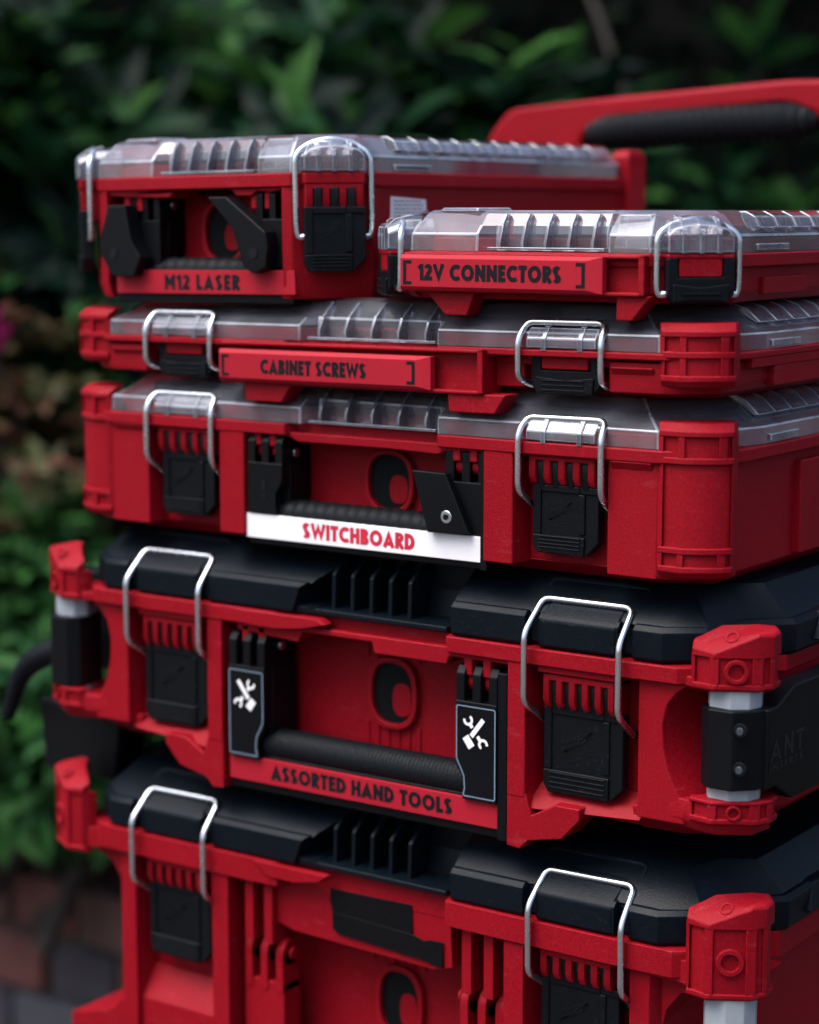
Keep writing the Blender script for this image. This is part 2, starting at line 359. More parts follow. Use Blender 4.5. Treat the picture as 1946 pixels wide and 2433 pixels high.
def flat_latch(parent, at, w, zbot, zmid, ztop, wire, rot=None, yf=0, nridge=3, wr=2.05):
    """shallow U-shaped latch of the low boxes"""
    mb = MB(); hw = w / 2; t = 6.2
    mb.pxz([(-hw + 4, zbot), (hw - 5, zbot), (hw, zbot + 5), (hw, ztop - 1), (hw - 2, ztop), (hw - t, ztop), (hw - t, zmid), (-hw + t, zmid), (-hw + t, ztop), (-hw + 2, ztop), (-hw, ztop - 1), (-hw, zbot + 5)], yf + .5, yf + 8)
    mb.pxz([(-hw + 3, zbot + 1), (hw - 4, zbot + 1), (hw - 3, zmid - 3.5), (0, zmid - 5.5), (-hw + 3, zmid - 3.5)], yf - 1, yf + 2)
    o = mb.build('latch', 'black', parent, at, bevel=.8, rot=rot)
    for i in range(nridge):
        zz = zbot + 2.2 + i * 2.7
        MB().pyz([(yf - 1, zz), (yf - 2, zz + .3), (yf - 2, zz + .9), (yf - 1, zz + 1.2)], -hw + 8, hw - 9).build('grip_ridge', 'black', o, bevel=.25, seg=1)
    MB().tube(fillet(wire, 5, 6), wr, 10).build('wire_bail', 'wire', o, smooth=60)
    return o
def comb(mb, xc, w, n, z0, z1, yb, yf, tw=4.5):
    """red comb the latch fingers hinge in"""
    mb.box(xc - w / 2, xc + w / 2, yf + 6.5, yb + 1, z0 - 3, z1)
    mb.box(xc - w / 2, xc + w / 2, yf, yb, z1 - 4.2, z1)
    for i in range(n):
        x = xc - w / 2 + tw / 2 + i * (w - tw) / (n - 1)
        mb.pyz([(yf, z1 - 3), (yf, z0 + 5), (yf + 2.5, z0 + .5), (yf + 6, z0), (yf + 8, z0), (yf + 8, z1 - 3)], x - tw / 2, x + tw / 2)

# ------------------------------------------------------------------ corner posts
def bumper(parent, cx, sgn, z0, z1, bands, back=False, D=375, hu=245):
    """moulded corner guard: plan faces with a raised frame and recessed panels"""
    def P(u, y): return (cx + sgn * u, (D - y) if back else y)
    e = hu - 245
    plan = [(206 + e, 4), (207 + e, -1.5), (222 + e, -2.5), (233 + e, 2.0), (242 + e, 8.5), (245.5 + e, 15), (243 + e, 25), (234 + e, 30), (214 + e, 12)]
    pl = [P(*p) for p in plan]
    ins = [P(*p) for p in [(207 + e, 5), (209 + e, .6), (222.5 + e, -.4), (232.4 + e, 3.8), (240.5 + e, 9.8), (243.5 + e, 15.5), (241.5 + e, 24), (234 + e, 29), (215 + e, 13)]]
    mb = MB()
    mb.pxy((ins, z0 + 1), (ins, z1 - 1))
    mb.pxy(([P(u * .99 + 1, y + 3) for u, y in plan], z0 - 3.5), (pl, z0), (pl, z0 + 3.2))
    mb.pxy((pl, z1 - 3.2), (pl, z1), ([P(u - 3, y + 5) for u, y in plan], z1 + 4.5))
    for b in bands: mb.pxy((pl, b - 1.9), (pl, b + 1.9))
    # uprights of the frame; the tall middle panel has none inside
    for (u0, y0), (u1, y1) in (((206 + e, 0), (210 + e, -1.7)), ((219.5 + e, -2.3), (223.5 + e, -1.7)), ((240 + e, 7.0), (243.2 + e, 11)), ((244.6 + e, 13.5), (245 + e, 18))):
        q = [P(u0, y0), P(u1, y1), P(u1 - 2, y1 + 7), P(u0 - 2, y0 + 7)]
        if len(bands) > 1 and u0 - e in (219.5, 240): mb.pxy((q, z0 + 2), (q, bands[1])); mb.pxy((q, bands[0]), (q, z1 - 2))
        else: mb.pxy((q, z0 + 2), (q, z1 - 2))
    return mb.build('corner_guard', 'red', parent, bevel=.9)

def end_cap(parent, cx, sgn, z0, z1, peak, hole=True, slope=True, D=415, back=False):
    """chunky red cap of the carry post at a tool-box corner"""
    def P(u, y): return (cx + sgn * u, (D - y) if back else y)
    cx = cx - 4 if sgn < 0 else cx
    plan = [(230, 0), (232, -5), (247, -7.5), (268, 5), (273, 14), (272, 25), (266, 33), (257, 28), (242, 10)]
    ins = [(231.5, 0), (233.5, -3.2), (247, -5.8), (266.8, 6.2), (271.5, 14.5), (270.5, 24), (265, 31), (257, 27), (243, 10)]
    mb = MB(); pl = [P(*p) for p in plan]; il = [P(*p) for p in ins]
    mb.pxy((il, z0 + 1), (il, z1 - 1))
    mb.pxy(([P(u * .99 + 1, y + 1.5) for u, y in plan], z0 - 1.5), (pl, z0), (pl, z0 + 3))
    if slope:
        def roof(u, y):
            return z1 + (peak - z1) * max(0, min(1, (y + 7.5) / 12)) * (1 - .22 * min(1, abs(u - 253) / 22) ** 2)
        pin = [(cx_ + (u - cx_) * .93, 12 + (y - 12) * .93) for cx_ in (251,) for u, y in plan]
        mb.rings([[(*P(*p), z1 - 3) for p in plan], [(*P(*p), max(z1, roof(*p) - .8)) for p in plan], [(*P(u, y), roof(u0, y0) + .7) for (u, y), (u0, y0) in zip(pin, plan)]])
    else:
        mb.pxy((pl, z1 - 2.5), (pl, z1))
    for (u0, y0), (u1, y1) in (((229.6, -1), (234, -5.6)), ((244, -7.2), (249.5, -6.4)), ((265, 3.0), (269.8, 7.6)), ((271.5, 11.5), (273.2, 15))):
        q = [P(u0, y0), P(u1, y1), P(u1 - 2, y1 + 6), P(u0 - 2, y0 + 6)]
        mb.pxy((q, z0 + 2), (q, z1 - 2))
    o = mb.build('post_cap', 'red', parent, bevel=1.0)
    if hole and not back:
        # ring and bore on the slanted front face
        c = Vector(((247 + 268) / 2, (-7.5 + 5) / 2, (z0 + z1) / 2)); nrm = Vector((12.5, -21, 0)).normalized()
        c3 = Vector((cx + sgn * c.x, c.y, c.z)); n3 = Vector((sgn * nrm.x, nrm.y, 0))
        def ring(r0, r1, d0_, d1_, mat, nm):
            mbr = MB(); t = Vector((-n3.y, n3.x, 0)); N = 24; po = []; pi = []
            for k in range(N):
                a = 2 * math.pi * k / N; w = t * math.cos(a) + Vector((0, 0, 1)) * math.sin(a)
                po.append(w * r1); pi.append(w * r0)
            v = [c3 + n3 * d1_ + p for p in po] + [c3 + n3 * d1_ + p for p in pi] + [c3 + n3 * d0_ + p for p in po] + [c3 + n3 * (d0_) + p for p in pi]
            f = []
            for i in range(N):
                j = (i + 1) % N
                f += [(i, j, N + j, N + i), (i, 2 * N + i, 2 * N + j, j), (N + i, N + j, 3 * N + j, 3 * N + i)]
            f.append(tuple(3 * N + i for i in range(N)))
            mbr.add(v, f); mbr.build(nm, mat, o, bevel=.5)
        rr = min(8.0, (z1 - z0) * .34)
        ring(rr * .62, rr, -2.4, 0.9, 'red', 'bore_ring')
        if slope:
            mbh = MB(); tc = Vector((cx + sgn * 252, 9 + 0, 0))
            f = (9 + 7.5) and (6 + 7.5) / (16.5)
            zc = z1 + (peak - z1) * .62
            sl = math.atan2(peak - z1, 13.5)
            cc = Vector((cx + sgn * 253, 2.2, z1 + (peak - z1) * .66 + .4)); e1 = Vector((1, 0, 0)); e2 = Vector((0, math.cos(sl), math.sin(sl)))
            ringp = [cc + e1 * 3.4 * math.cos(a_ * math.pi / 8) + e2 * 3.4 * math.sin(a_ * math.pi / 8) for a_ in range(17)]
            mbh.tube(ringp, .75, 6); mbh.build('bore', 'red', o, bevel=0)
    return o

# ------------------------------------------------------------------ clear lids
def clear_lid(parent, cx, half0, z0, hgt, D, bay, side_u, ribs=5, slope=26, latchx=None, domes=None, roll=None, flat=None):
    """half0: right half outline of the lid rim; bay=(u_left,u_right,depth): the recessed ribbed bay in front"""
    def off(k, half):
        out = []
        for u, y in half:
            fy = 1 if y < D / 2 else -1
            out.append((max(u - k * (1.0 if u > side_u - 60 else 0.0), 0), y + fy * k))
        return out
    bl, br, bd = bay
    def ring(k, kz, baydepth):
        h_ = [(u, y) for u, y in off(k, half0)]
        pts = [(cx + u, y) for u, y in h_] + [(cx - u, y) for u, y in reversed(h_)]
        y0 = h_[0][1]
        # insert the front bay between the last (left front) and first (right front) points
        pts += [(cx + bl - 7, y0), (cx + bl, baydepth), (cx + br, baydepth), (cx + br + 5, y0)]
        return [(x, y, z0 + kz) for x, y in pts]
    rs = [ring(0, 0, bd), ring(0.3, hgt * .36, bd), ring(slope * .28, hgt * .52, max(bd, slope * .28 + 2)), ring(slope * .8, hgt * .93, max(bd + 2, slope * .8 + 1.5)), ring(slope, hgt, slope + 2)]
    mb = MB(); mb.rings(rs, cap0=False, cap1=True)
    o = mb.build('lid', 'clear', parent, bevel=.9, smooth=12)
    # vertical ribs and sill of the bay
    n = ribs
    for i in range(n):
        x = cx + bl + 6 + i * (br - bl - 12) / (n - 1)
        MB().pyz([(bd - 9, z0 + 1), (bd + 1, z0 + 1), (slope * .8, z0 + hgt * .9), (slope * .8 - 3, z0 + hgt * .9), (bd - 4, z0 + hgt * .6), (bd - 9, z0 + hgt * .25)], x - .9, x + .9).build('lid_rib', 'clear', o, bevel=.3, seg=1)
    MB().box(cx + bl - 2, cx + br + 2, bd - 10, bd - 0.5, z0 + .4, z0 + 2.2).build('lid_sill', 'clear', o, bevel=.4)
    # segmented ridge along the long sides
    for sg in (-1, 1):
        if sg < 0: continue
        ns = 12; y0 = 62; y1 = D - 40; st = (y1 - y0) / ns
        for i in range(ns):
            ya = y0 + i * st
            q = [(side_u - slope * .32, z0 + hgt * .55), (side_u - slope * .32 + 3.2, z0 + hgt * .57), (side_u - slope * .62 + 2.4, z0 + hgt * .86), (side_u - slope * .86, z0 + hgt * .98), (side_u - slope * 1.1, z0 + hgt * .98)]
            MB().pxz([(cx + sg * a, b) for a, b in q], ya + 1.2, ya + st - 1.2).build('lid_rib', 'clear', o, bevel=.8)
        MB().box(cx + sg * (side_u + .2) - 2 * sg, cx + sg * (side_u + 1.6), 66, 104, z0 + 1, z0 + 5.5).build('lid_clip', 'clear', o, bevel=.8)
    return o

random.seed(7)
# ================================================================== GROUND, WALL, SETTING
gz = -1020
mb = MB(); mb.box(-60000, 60000, -60000, 60000, gz - 60, gz); gr = mb.build('ground', 'paving'); tag(gr, 'dark brown patio paving under the tool boxes', None, kind='structure')
mb = MB(); mb.box(-6000, 6000, 822, 7000, gz + 1, -835); bed = mb.build('planting_bed', 'soil'); tag(bed, 'dark soil of the raised bed behind the brick edging', None, kind='structure')
wall = thing('brick_wall', (-700, 770, gz), 'low weathered brick retaining wall edging the planting bed', 'wall')
mb = MB(); mb.box(-1500, 1500, -44, 48, 0, 208); mb.build('mortar', 'mortar', wall)
bm_ = []
for w_ in (102, 215):
    b_ = MB(); b_.box(-w_ / 2, w_ / 2, -50, 50, 0, 65); o = b_.build('brick', 'brick0', None, bevel=4); me = o.data; bpy.data.objects.remove(o); bm_.append((w_, me))
mats = [M['brick%d' % i] for i in range(4)]
variants = {}
def brick_mesh(k, mi):
    if (k, mi) not in variants:
        me = bm_[k][1].copy(); me.materials.clear(); me.materials.append(mats[mi]); variants[(k, mi)] = me
    return variants[(k, mi)]
for c_ in range(3):
    x = -1500 + (0 if c_ % 2 else 51); rnd = random.Random(c_ + 3)
    while x < 1400:
        k = 0 if rnd.random() < .8 else 1; w_ = bm_[k][0]
        o = bpy.data.objects.new('brick', brick_mesh(k, rnd.choice([0, 0, 0, 1, 2, 2, 3]))); COL.objects.link(o); o.parent = wall
        o.location = ((x + w_ / 2) / 1000, (-6 + rnd.uniform(-5, 4)) / 1000, (6 + c_ * 75) / 1000)
        o.rotation_euler = (rnd.uniform(-.01, .01), 0, rnd.uniform(-.02, .02))
        bv = o.modifiers.new('bevel', 'BEVEL'); bv.width = .005; bv.segments = 2
        x += w_ + 10

# ================================================================== ROLLING TOOL BOX (bottom) and TOOL BOX share a lid
def black_lid(parent, cx, z0, D=415):
    """z0 = seam; notched front outline with wire grooves and a ribbed bay"""
    def ring(k, dz, bayl, bayr, bayd):
        half = [(bayr, bayd), (bayr + 3, k - 3), (121, k - 3), (122.5, k + 3.5), (129.5, k + 3.5), (130.5, k - 3), (183.5, k - 3), (184.5, k + 3.5), (191.5, k + 3.5), (193, k - 3), (212 - k * .3, k - 3), (233 - k * .6, 13 + k * .5), (240 - k * .6, 46 + k * .4), (262 - k, 66 + k * .3), (262 - k, D - 66), (236 - k * .6, D - 46), (205, D - k)]
        left = [(bayl, bayd), (bayl - 8, k - 3)] + [(-u, y) for u, y in half[2:]]
        pts = [(cx + u, y) for u, y in half] + [(cx + u, y) for u, y in reversed(left)]
        return [(x, y, z0 + dz) for x, y in pts]
    mb = MB()
    rs = [ring(1.5, 0, -44, 66, 26), ring(0, 2, -44, 66, 26), ring(0, 17.5, -38, 66, 30), ring(3.0, 20.5, -34, 66, 31)]
    mb.rings(rs)
    # sloping top
    def top(k, dz):
        half = [(66, max(k, 30) + 1), (68, k), (118, k), (212 - k * .3, k), (233 - k * .6, 14 + k * .5), (240 - k * .6, 50 + k * .2), (258 - k * .6, 68), (258 - k * .6, D - 68), (236 - k * .5, D - 50), (205, D - k)]
        left = [(-34, max(k, 30) + 1), (-42 + k * .8, k)] + [(-u, y) for u, y in half[2:]]
        return [(cx + u, y, z0 + dz) for u, y in half] + [(cx + u, y, z0 + dz) for u, y in reversed(left)]
    mb.rings([top(2, 19.5), top(5, 22.5), top(30, 39), top(44, 41)])
    o = mb.build('lid', 'lidblack', parent, bevel=2.2, seg=3)
    # ribs of the bay
    for i in range(5):
        x = cx - 27 + i * 14.6
        MB().pyz([(7, z0 + 1), (36, z0 + 1), (36, z0 + 37), (22, z0 + 35), (10, z0 + 28), (8, z0 + 26)], x - 1.5, x + 1.5).build('lid_rib', 'lidblack', o, bevel=.7)
    MB().pxz([(cx - 80, z0 + .5), (cx + 64, z0 + .5), (cx + 64, z0 + 4), (cx - 36, z0 + 4.5), (cx - 80, z0 + 7)], 0, 30).build('lid_sill', 'lidblack', o, bevel=1)
    sc = MB(); sc.rings([[(cx - 80, 2, z0 + 7.2), (cx - 36, -1, z0 + 4.8), (cx - 36, 28, z0 + 5.5), (cx - 60, 28, z0 + 7.5)], [(cx - 78, 3, z0 + 7.6), (cx - 37, 0, z0 + 5.2), (cx - 37, 27, z0 + 6), (cx - 60, 27, z0 + 8)]]); sc.build('scoop', 'lidblack', o, bevel=.3)
    # latch hooks: raised pads between the wire grooves
    for sg in (-1, 1):
        xc = cx + sg * 157
        MB().pyz([(-3.8, z0 + .8), (-3.8, z0 + 17), (-1, z0 + 20), (16, z0 + 30.3), (20, z0 + 29), (20, z0 + 1)], xc - 25.5, xc + 25.5).build('latch_hook', 'lidblack', o, bevel=1.8)
        # raised lip behind the bail
        MB().tube(fillet([(xc - 33, 20, z0 + 30.5), (xc - 33, 27, z0 + 36), (xc + 33, 27, z0 + 36), (xc + 33, 20, z0 + 30.5)], 6), 2.0, 8).build('lip', 'lidblack', o)
    for sg in (-1, 1):
        MB().rings([[(cx + sg * 240, 90, z0 + 4), (cx + sg * 266, 90, z0 + 4), (cx + sg * 266, 190, z0 + 4), (cx + sg * 240, 190, z0 + 4)], [(cx + sg * 240, 96, z0 + 24), (cx + sg * 262, 100, z0 + 20), (cx + sg * 262, 180, z0 + 20), (cx + sg * 240, 184, z0 + 24)]]).build('side_clip', 'lidblack', o, bevel=1.5)
    return o
def bail(hw, zend, zb, zsh, ztp, yo, yt, yend=14, xe=None):
    xe = xe or hw - 2.5
    return [(-xe, yend, zend), (-hw, yo, zb), (-hw, yo, zsh), (-hw + 1.5, yt, ztp), (hw - 1.5, yt, ztp), (hw, yo, zsh), (hw, yo, zb), (xe, yend, zend)]
CX = 250
# ---------------- rolling box
rb = thing('rolling_tool_box', (0, 0, 0), 'large wheeled red tool box with black lid at the bottom of the stack', 'tool box')
zs = -418.5; D = 415
mb = MB()
def half_roll(dy=0, ins=0):
    return [(108, 42), (108, -3), (122, -3), (124, 20), (190, 20), (193, 0), (206, 0), (211 - ins, 10), (214 - ins, 70), (236 - ins, 80), (236 - ins, D - 80), (214 - ins, D - 60), (200 - ins, D - 5)]
hp = mirror(half_roll(), CX)
mb.pxy((hp, -980), (hp, -470), (hp, -436))
# upper pocket front, rim
rim = mirror([(62, 7), (66, -4), (116, -5), (192, -5), (222, -4), (232, 4), (240, 50), (258, 64), (258, D - 64), (240, D - 50), (205, D)], CX)
mb.pxy((rim, zs - 16.5), (rim, zs - .6))
mb.pxz([(CX - 76, -421), (CX + 62, -421), (CX + 64, -466), (CX + 50, -470), (CX - 60, -467), (CX - 80, -462)], 7.4, 44)
mb.pxz([(CX - 84, -420), (CX - 24, -420), (CX - 30, -425), (CX - 50, -429), (CX - 72, -429)], -5.6, 0)
for sg in (-1, 1):
    for u in (78, 94):
        mb.box(CX + sg * u - 3.5, CX + sg * u + 3.5, 2, 44, -478, -430)
    comb(mb, CX + sg * 157 - 1, 48, 6, -455, -436.2, 21, 0)
    mb.pxy(([(CX + sg * 124, 19), (CX + sg * 192, 19), (CX + sg * 192, 4), (CX + sg * 124, 4)], -540), ([(CX + sg * 124, 19), (CX + sg * 192, 19), (CX + sg * 192, 18), (CX + sg * 124, 18)], -519))
    mb.box(CX + sg * 124 if sg > 0 else CX - 192, CX + sg * 192 if sg > 0 else CX - 124, 4, 20, -980, -540)
    fr2 = [(CX + sg * u - (4 if sg < 0 and u > 230 else 0), y) for u, y in ((197, 1), (226, -.5), (236, -3), (247, -4.5), (262, 6), (264, 26), (250, 40), (210, 50))]
    mb.pxy((fr2, -438), (fr2, -424))
    # bracket under the cap and flared foot
    mb.pxz([(CX + sg * 205, -436), (CX + sg * 262, -436), (CX + sg * 240, -441), (CX + sg * 222, -448), (CX + sg * 213, -460), (CX + sg * 209, -480), (CX + sg * 205, -500)], 8, 60)
    mb.pxz([(CX + sg * 200, -535), (CX + sg * 211, -545), (CX + sg * 222, -556), (CX + sg * 245, -563), (CX + sg * 262, -567), (CX + sg * 262, -980), (CX + sg * 200, -980)], 6, 70)
    # hinge knuckles of the folding front handle
    for u, w_ in ((73, 6), (86, 6), (99, 6)):
        cxk = CX + sg * u
        mb.cyl((cxk - w_ / 2, 16, -486), (1, 0, 0), 9, w_, 20)
        mb.box(cxk - w_ / 2, cxk + w_ / 2, 7, 25, -512, -486)
    mb.box(CX + sg * 70 if sg > 0 else CX - 103, CX + 103 if sg > 0 else CX - 70, 8, 26, -980, -506)
# grab hole plate with ribs
for i in range(6):
    mb.box(CX - 22 + i * 8, CX - 19 + i * 8, 40.5, 43, -488, -466); mb.box(CX - 22 + i * 8, CX - 19 + i * 8, 40.5, 43, -980, -537)
mb.annulus(oval(CX + 2, -512, 19, 25), oval(CX + 2, -512, 15, 21), 37, 43)
mb.build('body', 'red', rb, bevel=1.3)
MB().pxz(oval(CX + 2, -512, 15.5, 21.5), 40.6, 42.5).build('grab_hole', 'dark', rb)
MB().pxz(oval(CX + 8, -517, 7, 11.5), 40.0, 41.4).build('grab_hole_floor', 'red', rb, bevel=.4)
for sg in (-1, 1):
    MB().cyl((CX + sg * 68.5 if sg < 0 else CX + 67, 16, -486), (sg * -1, 0, 0), 4.5, 2, 16).build('hinge_pin', 'red', rb, bevel=.6)
black_lid(rb, CX, zs)
for sg in (-1, 1):
    latch(rb, (CX + sg * 157, 0, 0), 53, -454, -505, 5, 4.3, -437, bail(31.5, -466, -450, -409, -390.5, -9, 10), yf=4)
    end_cap(rb, CX, sg, -441, -397.5, -386)
    if sg > 0:
        oc = [(CX + u, y) for u, y in ((237, 8), (242, 0), (255, -1), (264, 5), (267, 14), (263, 24), (251, 28), (240, 20))]
        MB().pxy((oc, -960), (oc, -438)).build('post_tube', 'grey', rb, bevel=.8)
    wh = MB(); wh.cyl((CX + sg * 205, D - 70, -940), (sg, 0, 0), 80, 45, 36); wo = wh.build('wheel', 'rubber', rb, bevel=6)
    MB().cyl((CX + sg * 250, D - 70, -940), (sg, 0, 0), 48, 3, 28).build('hub', 'grey', wo, bevel=1)
# strips of black tape over a marking
tp = MB(); tp.pxz([(220, -432), (251, -431.6), (284, -431), (284.6, -450), (253, -449), (222, -448), (219.5, -440)], 6.2, 7.3); tp.pxz([(222, -447), (253, -448.4), (284, -449.6), (294, -452), (298, -450.6), (308, -450.4), (308, -467), (302, -466.6), (296, -465), (263, -463), (227, -461), (222.4, -458)], 5.4, 6.6)
tp.build('tape_patch', 'tape', rb, bevel=.3)
# telescopic handle at the back
hy = 440
hb = MB()
outer = fillet([(50, 0, 20), (68, 0, 62), (86, 0, 81), (170, 0, 87), (330, 0, 96), (404, 0, 94), (426, 0, 80), (440, 0, 20)], 8, 5)
inner = fillet([(150, 0, 20), (152, 0, 46), (158, 0, 62), (180, 0, 71), (330, 0, 79), (356, 0, 70), (360, 0, 50), (362, 0, 20)], 10, 5)
po = [(p.x, p.z) for p in outer]; pi = [(p.x, p.z) for p in inner]
poly = po + list(reversed(pi))
n = len(po); v = []
for yy, k in ((hy - 14, 1.0), (hy + 14, 1.0)):
    v += [(x, yy, z) for x, z in po] + [(x, yy, z) for x, z in pi]
f = []
for i in range(n - 1):
    f += [(i, i + 1, n + i + 1, n + i), (2 * n + i, 3 * n + i, 3 * n + i + 1, 2 * n + i + 1), (i, 2 * n + i, 2 * n + i + 1, i + 1), (n + i, n + i + 1, 3 * n + i + 1, 3 * n + i)]
f += [(0, n, 3 * n, 2 * n), (n - 1, 3 * n - 1, 4 * n - 1, 2 * n - 1)]
hb.add(v, f); hobj = hb.build('pull_handle', 'red', rb, bevel=5, seg=3)
gp = MB(); path = []; rad = []
for i in range(50):
    t = i / 49; x = 156 + t * 198
    z = 60 + 6.5 * t + 2.0 * math.sin(math.pi * t); e = min(1, t * 9, (1 - t) * 9) ** .5
    path.append((x, hy - 6, z)); rad.append((7 + 9 * e) * (1.0 if i % 2 else .87))
gp.tube(path, 10, 16, rad); gp.build('handle_grip', 'rubber', hobj, smooth=22)
for x in (86, 414): MB().box(x - 11, x + 11, hy - 10, hy + 10, -900, 40).build('handle_rail', 'dark', hobj, bevel=2)

# ---------------- tool box
tb = thing('tool_box', (0, 0, 0), 'red tool box with black lid labelled ASSORTED HAND TOOLS, second from the bottom', 'tool box')
zs = -253
mb = MB()
def tb_plan(c, e=0, rec=20, y0=0):
    # c: how far the carry recess bites in at the corner
    half = [(110, 36), (110, -4), (122.5, -4), (125, rec), (192, rec), (196, y0), (226 - c, y0), (232 - c, y0 + 10 + c * .4), (243, 44), (252, 60), (256 - e, 76), (256 - e, D - 76), (240, D - 50), (205 - e, D - 5)]
    return mirror(half, CX)
lv = []
for z, c in ((-345, 0), (-336, 1), (-327, 5), (-316, 10.5), (-302, 14), (-288, 14.5), (-276, 11.5), (-269, 6), (-264.5, 0), (-262, 0)):
    lv.append((tb_plan(c), z))
mb.pxy(*lv)
low = mirror([(110, 36), (111, 4), (122.5, 4), (125, 20), (186, 20), (190, 6), (222, 6), (240, 18), (248, 60), (250, D - 60), (205, D - 20)], CX)
mb.pxy((mirror([(110, 36), (111, 14), (122.5, 14), (125, 22), (186, 22), (190, 20), (215, 22), (232, 34), (240, 66), (240, D - 70), (205, D - 30)], CX), -357), (low, -347), (low, -340))
rim = mirror([(62, 7), (66, -4), (116, -5), (192, -5), (222, -4), (232, 4), (242, 50), (258, 64), (258, D - 64), (240, D - 50), (205, D)], CX)
mb.pxy((rim, zs - 10.5), (rim, zs - .6))
mb.pxz([(CX - 100, zs - 8), (CX + 112, zs - 8), (CX + 112, zs - 14), (CX + 66, zs - 14), (CX + 64, zs - 19), (CX + 10, zs - 19), (CX + 8, zs - 12), (CX - 46, zs - 12), (CX - 50, zs - 19), (CX - 100, zs - 16)], 0, 38)
mb.pxz([(CX - 96, zs - 1), (CX - 30, zs - 1), (CX - 24, zs - 4.5), (CX - 44, zs - 9), (CX - 62, zs - 11), (CX - 80, zs - 11), (CX - 96, zs - 10)], -5.6, 4)
for sg in (-1, 1):
    mb.box(CX + sg * 157 - 27.5, CX + sg * 157 + 27.5, -2, 21, zs - 15, zs - 1)
    comb(mb, CX + sg * 157 - 1, 48, 6, -289.5, -268.5, 21, 0)
    # pillar foot and sloping shelf under the latch
    xa = CX + sg * 109.8; xb = CX + sg * 122.2
    mb.pxz([(xa, -340), (xa, -376), (CX + sg * 119, -377), (CX + sg * 125, -371), (CX + sg * 148, -366), (CX + sg * 160, -353), (CX + sg * 160, -346), (CX + sg * 143, -346), (CX + sg * 127, -355), (xb, -340)], -3.6, 20)
    mb.rings([[(CX + sg * u, y, z) for u, y, z in ((122, -2, -352), (196, 4, -349), (196, 20, -342), (122, 20, -342))], [(CX + sg * u, y, z) for u, y, z in ((122, 2, -347), (196, 6, -346), (196, 19, -336), (122, 19, -334))]])
    fp2 = [(CX + sg * u - (4 if sg < 0 and u > 230 else 0), y) for u, y in ((197, 1), (226, -.5), (234, -3.5), (247, -5), (264, 6), (266, 26), (250, 40), (210, 50))]
    mb.pxy(([(x, y + 4) for x, y in fp2], -347), (fp2, -341), (fp2, -333), ([(x, y + .6) for x, y in fp2], -329.5))
    mb.pxy((fp2, -264), (fp2, -258))
    # hinge prongs for the handle arms
    for u in (79.5, 93):
        mb.box(CX + sg * u - 3, CX + sg * u + 3, 0, 30, -277, zs - 12)
        mb.cyl((CX + sg * u - 3, 9, -281), (1, 0, 0), 7, 6, 16)
for i in range(6):
    if 1 < i < 4: mb.box(CX - 22 + i * 8, CX - 19 + i * 8, 34, 37, -274, -262)
    mb.box(CX - 22 + i * 8, CX - 19 + i * 8, 34.8, 37, -345, -325)
    mb.box(CX - 22 + i * 8, CX - 19 + i * 8, 34.8, 37, -284, -263)
mb.annulus(oval(CX + 1, -304.5, 19.5, 23.5), oval(CX + 1, -304.5, 15.5, 19.5), 31, 37)
mb.build('body', 'red', tb, bevel=1.2)
MB().pxz(oval(CX + 1, -304.5, 16, 20), 34.2, 36.5).build('grab_hole', 'dark', tb)
MB().pxz(oval(CX + 7.5, -308.5, 7.4, 10.8), 33.4, 35.6).build('grab_hole_floor', 'red', tb, bevel=.4)
black_lid(tb, CX, zs)
for sg in (-1, 1):
    latch(tb, (CX + sg * 157, 0, 0), 53, -289, -341, 5, 4.3, -271, bail(31.5, -301, -285, -244, -225.5, -9, 10), yf=4)
    end_cap(tb, CX, sg, -262.5, -242, -230)
    end_cap(tb, CX, sg, -339, -326, -320, slope=False)
    oc = [(CX + sg * u - (4 if sg < 0 else 0), y) for u, y in ((236, 8), (241, 0), (254, -1), (263, 5), (266, 14), (262, 24), (250, 28), (239, 20))]
    MB().pxy((oc, -330), (oc, -258)).build('post_tube', 'grey', tb, bevel=.8)
# handle of the tool box
def arm(parent, x0, x1, y0, dep, ztop, zslot, zbot, wave, flip, mat='print'):
    mb = MB(); w_ = x1 - x0
    def X(t): return x1 - t * w_ if flip else x0 + t * w_
    # solid face with a waisted inner edge
    pts = [(X(0), zbot), (X(0), zslot), (X(1), zslot)] + ([(X(1), zbot + 24), (X(.96), zbot + 19), (X(.82), zbot + 14), (X(.8), zbot + 8), (X(.84), zbot)] if wave else [(X(1), zbot)])
    mb.pxz(pts, y0, y0 + 9)
    mb.pxz([(X(0), zbot), (X(0), zslot), (X(1.02), zslot), (X(1.02), zbot + 10), (X(.8), zbot)], y0 + 8, y0 + dep)
    pw = w_ * .21
    for t in (0, .395, .79):
        xs = sorted((X(t), X(t + .21)))
        mb.pyz([(y0 + .5, zslot - 1), (y0 + .5, ztop - 5), (y0 + 4, ztop), (y0 + 10, ztop), (y0 + dep, ztop - 6), (y0 + dep, zslot - 1)], *xs)
    return mb.build('handle_arm', mat, parent, bevel=.8)
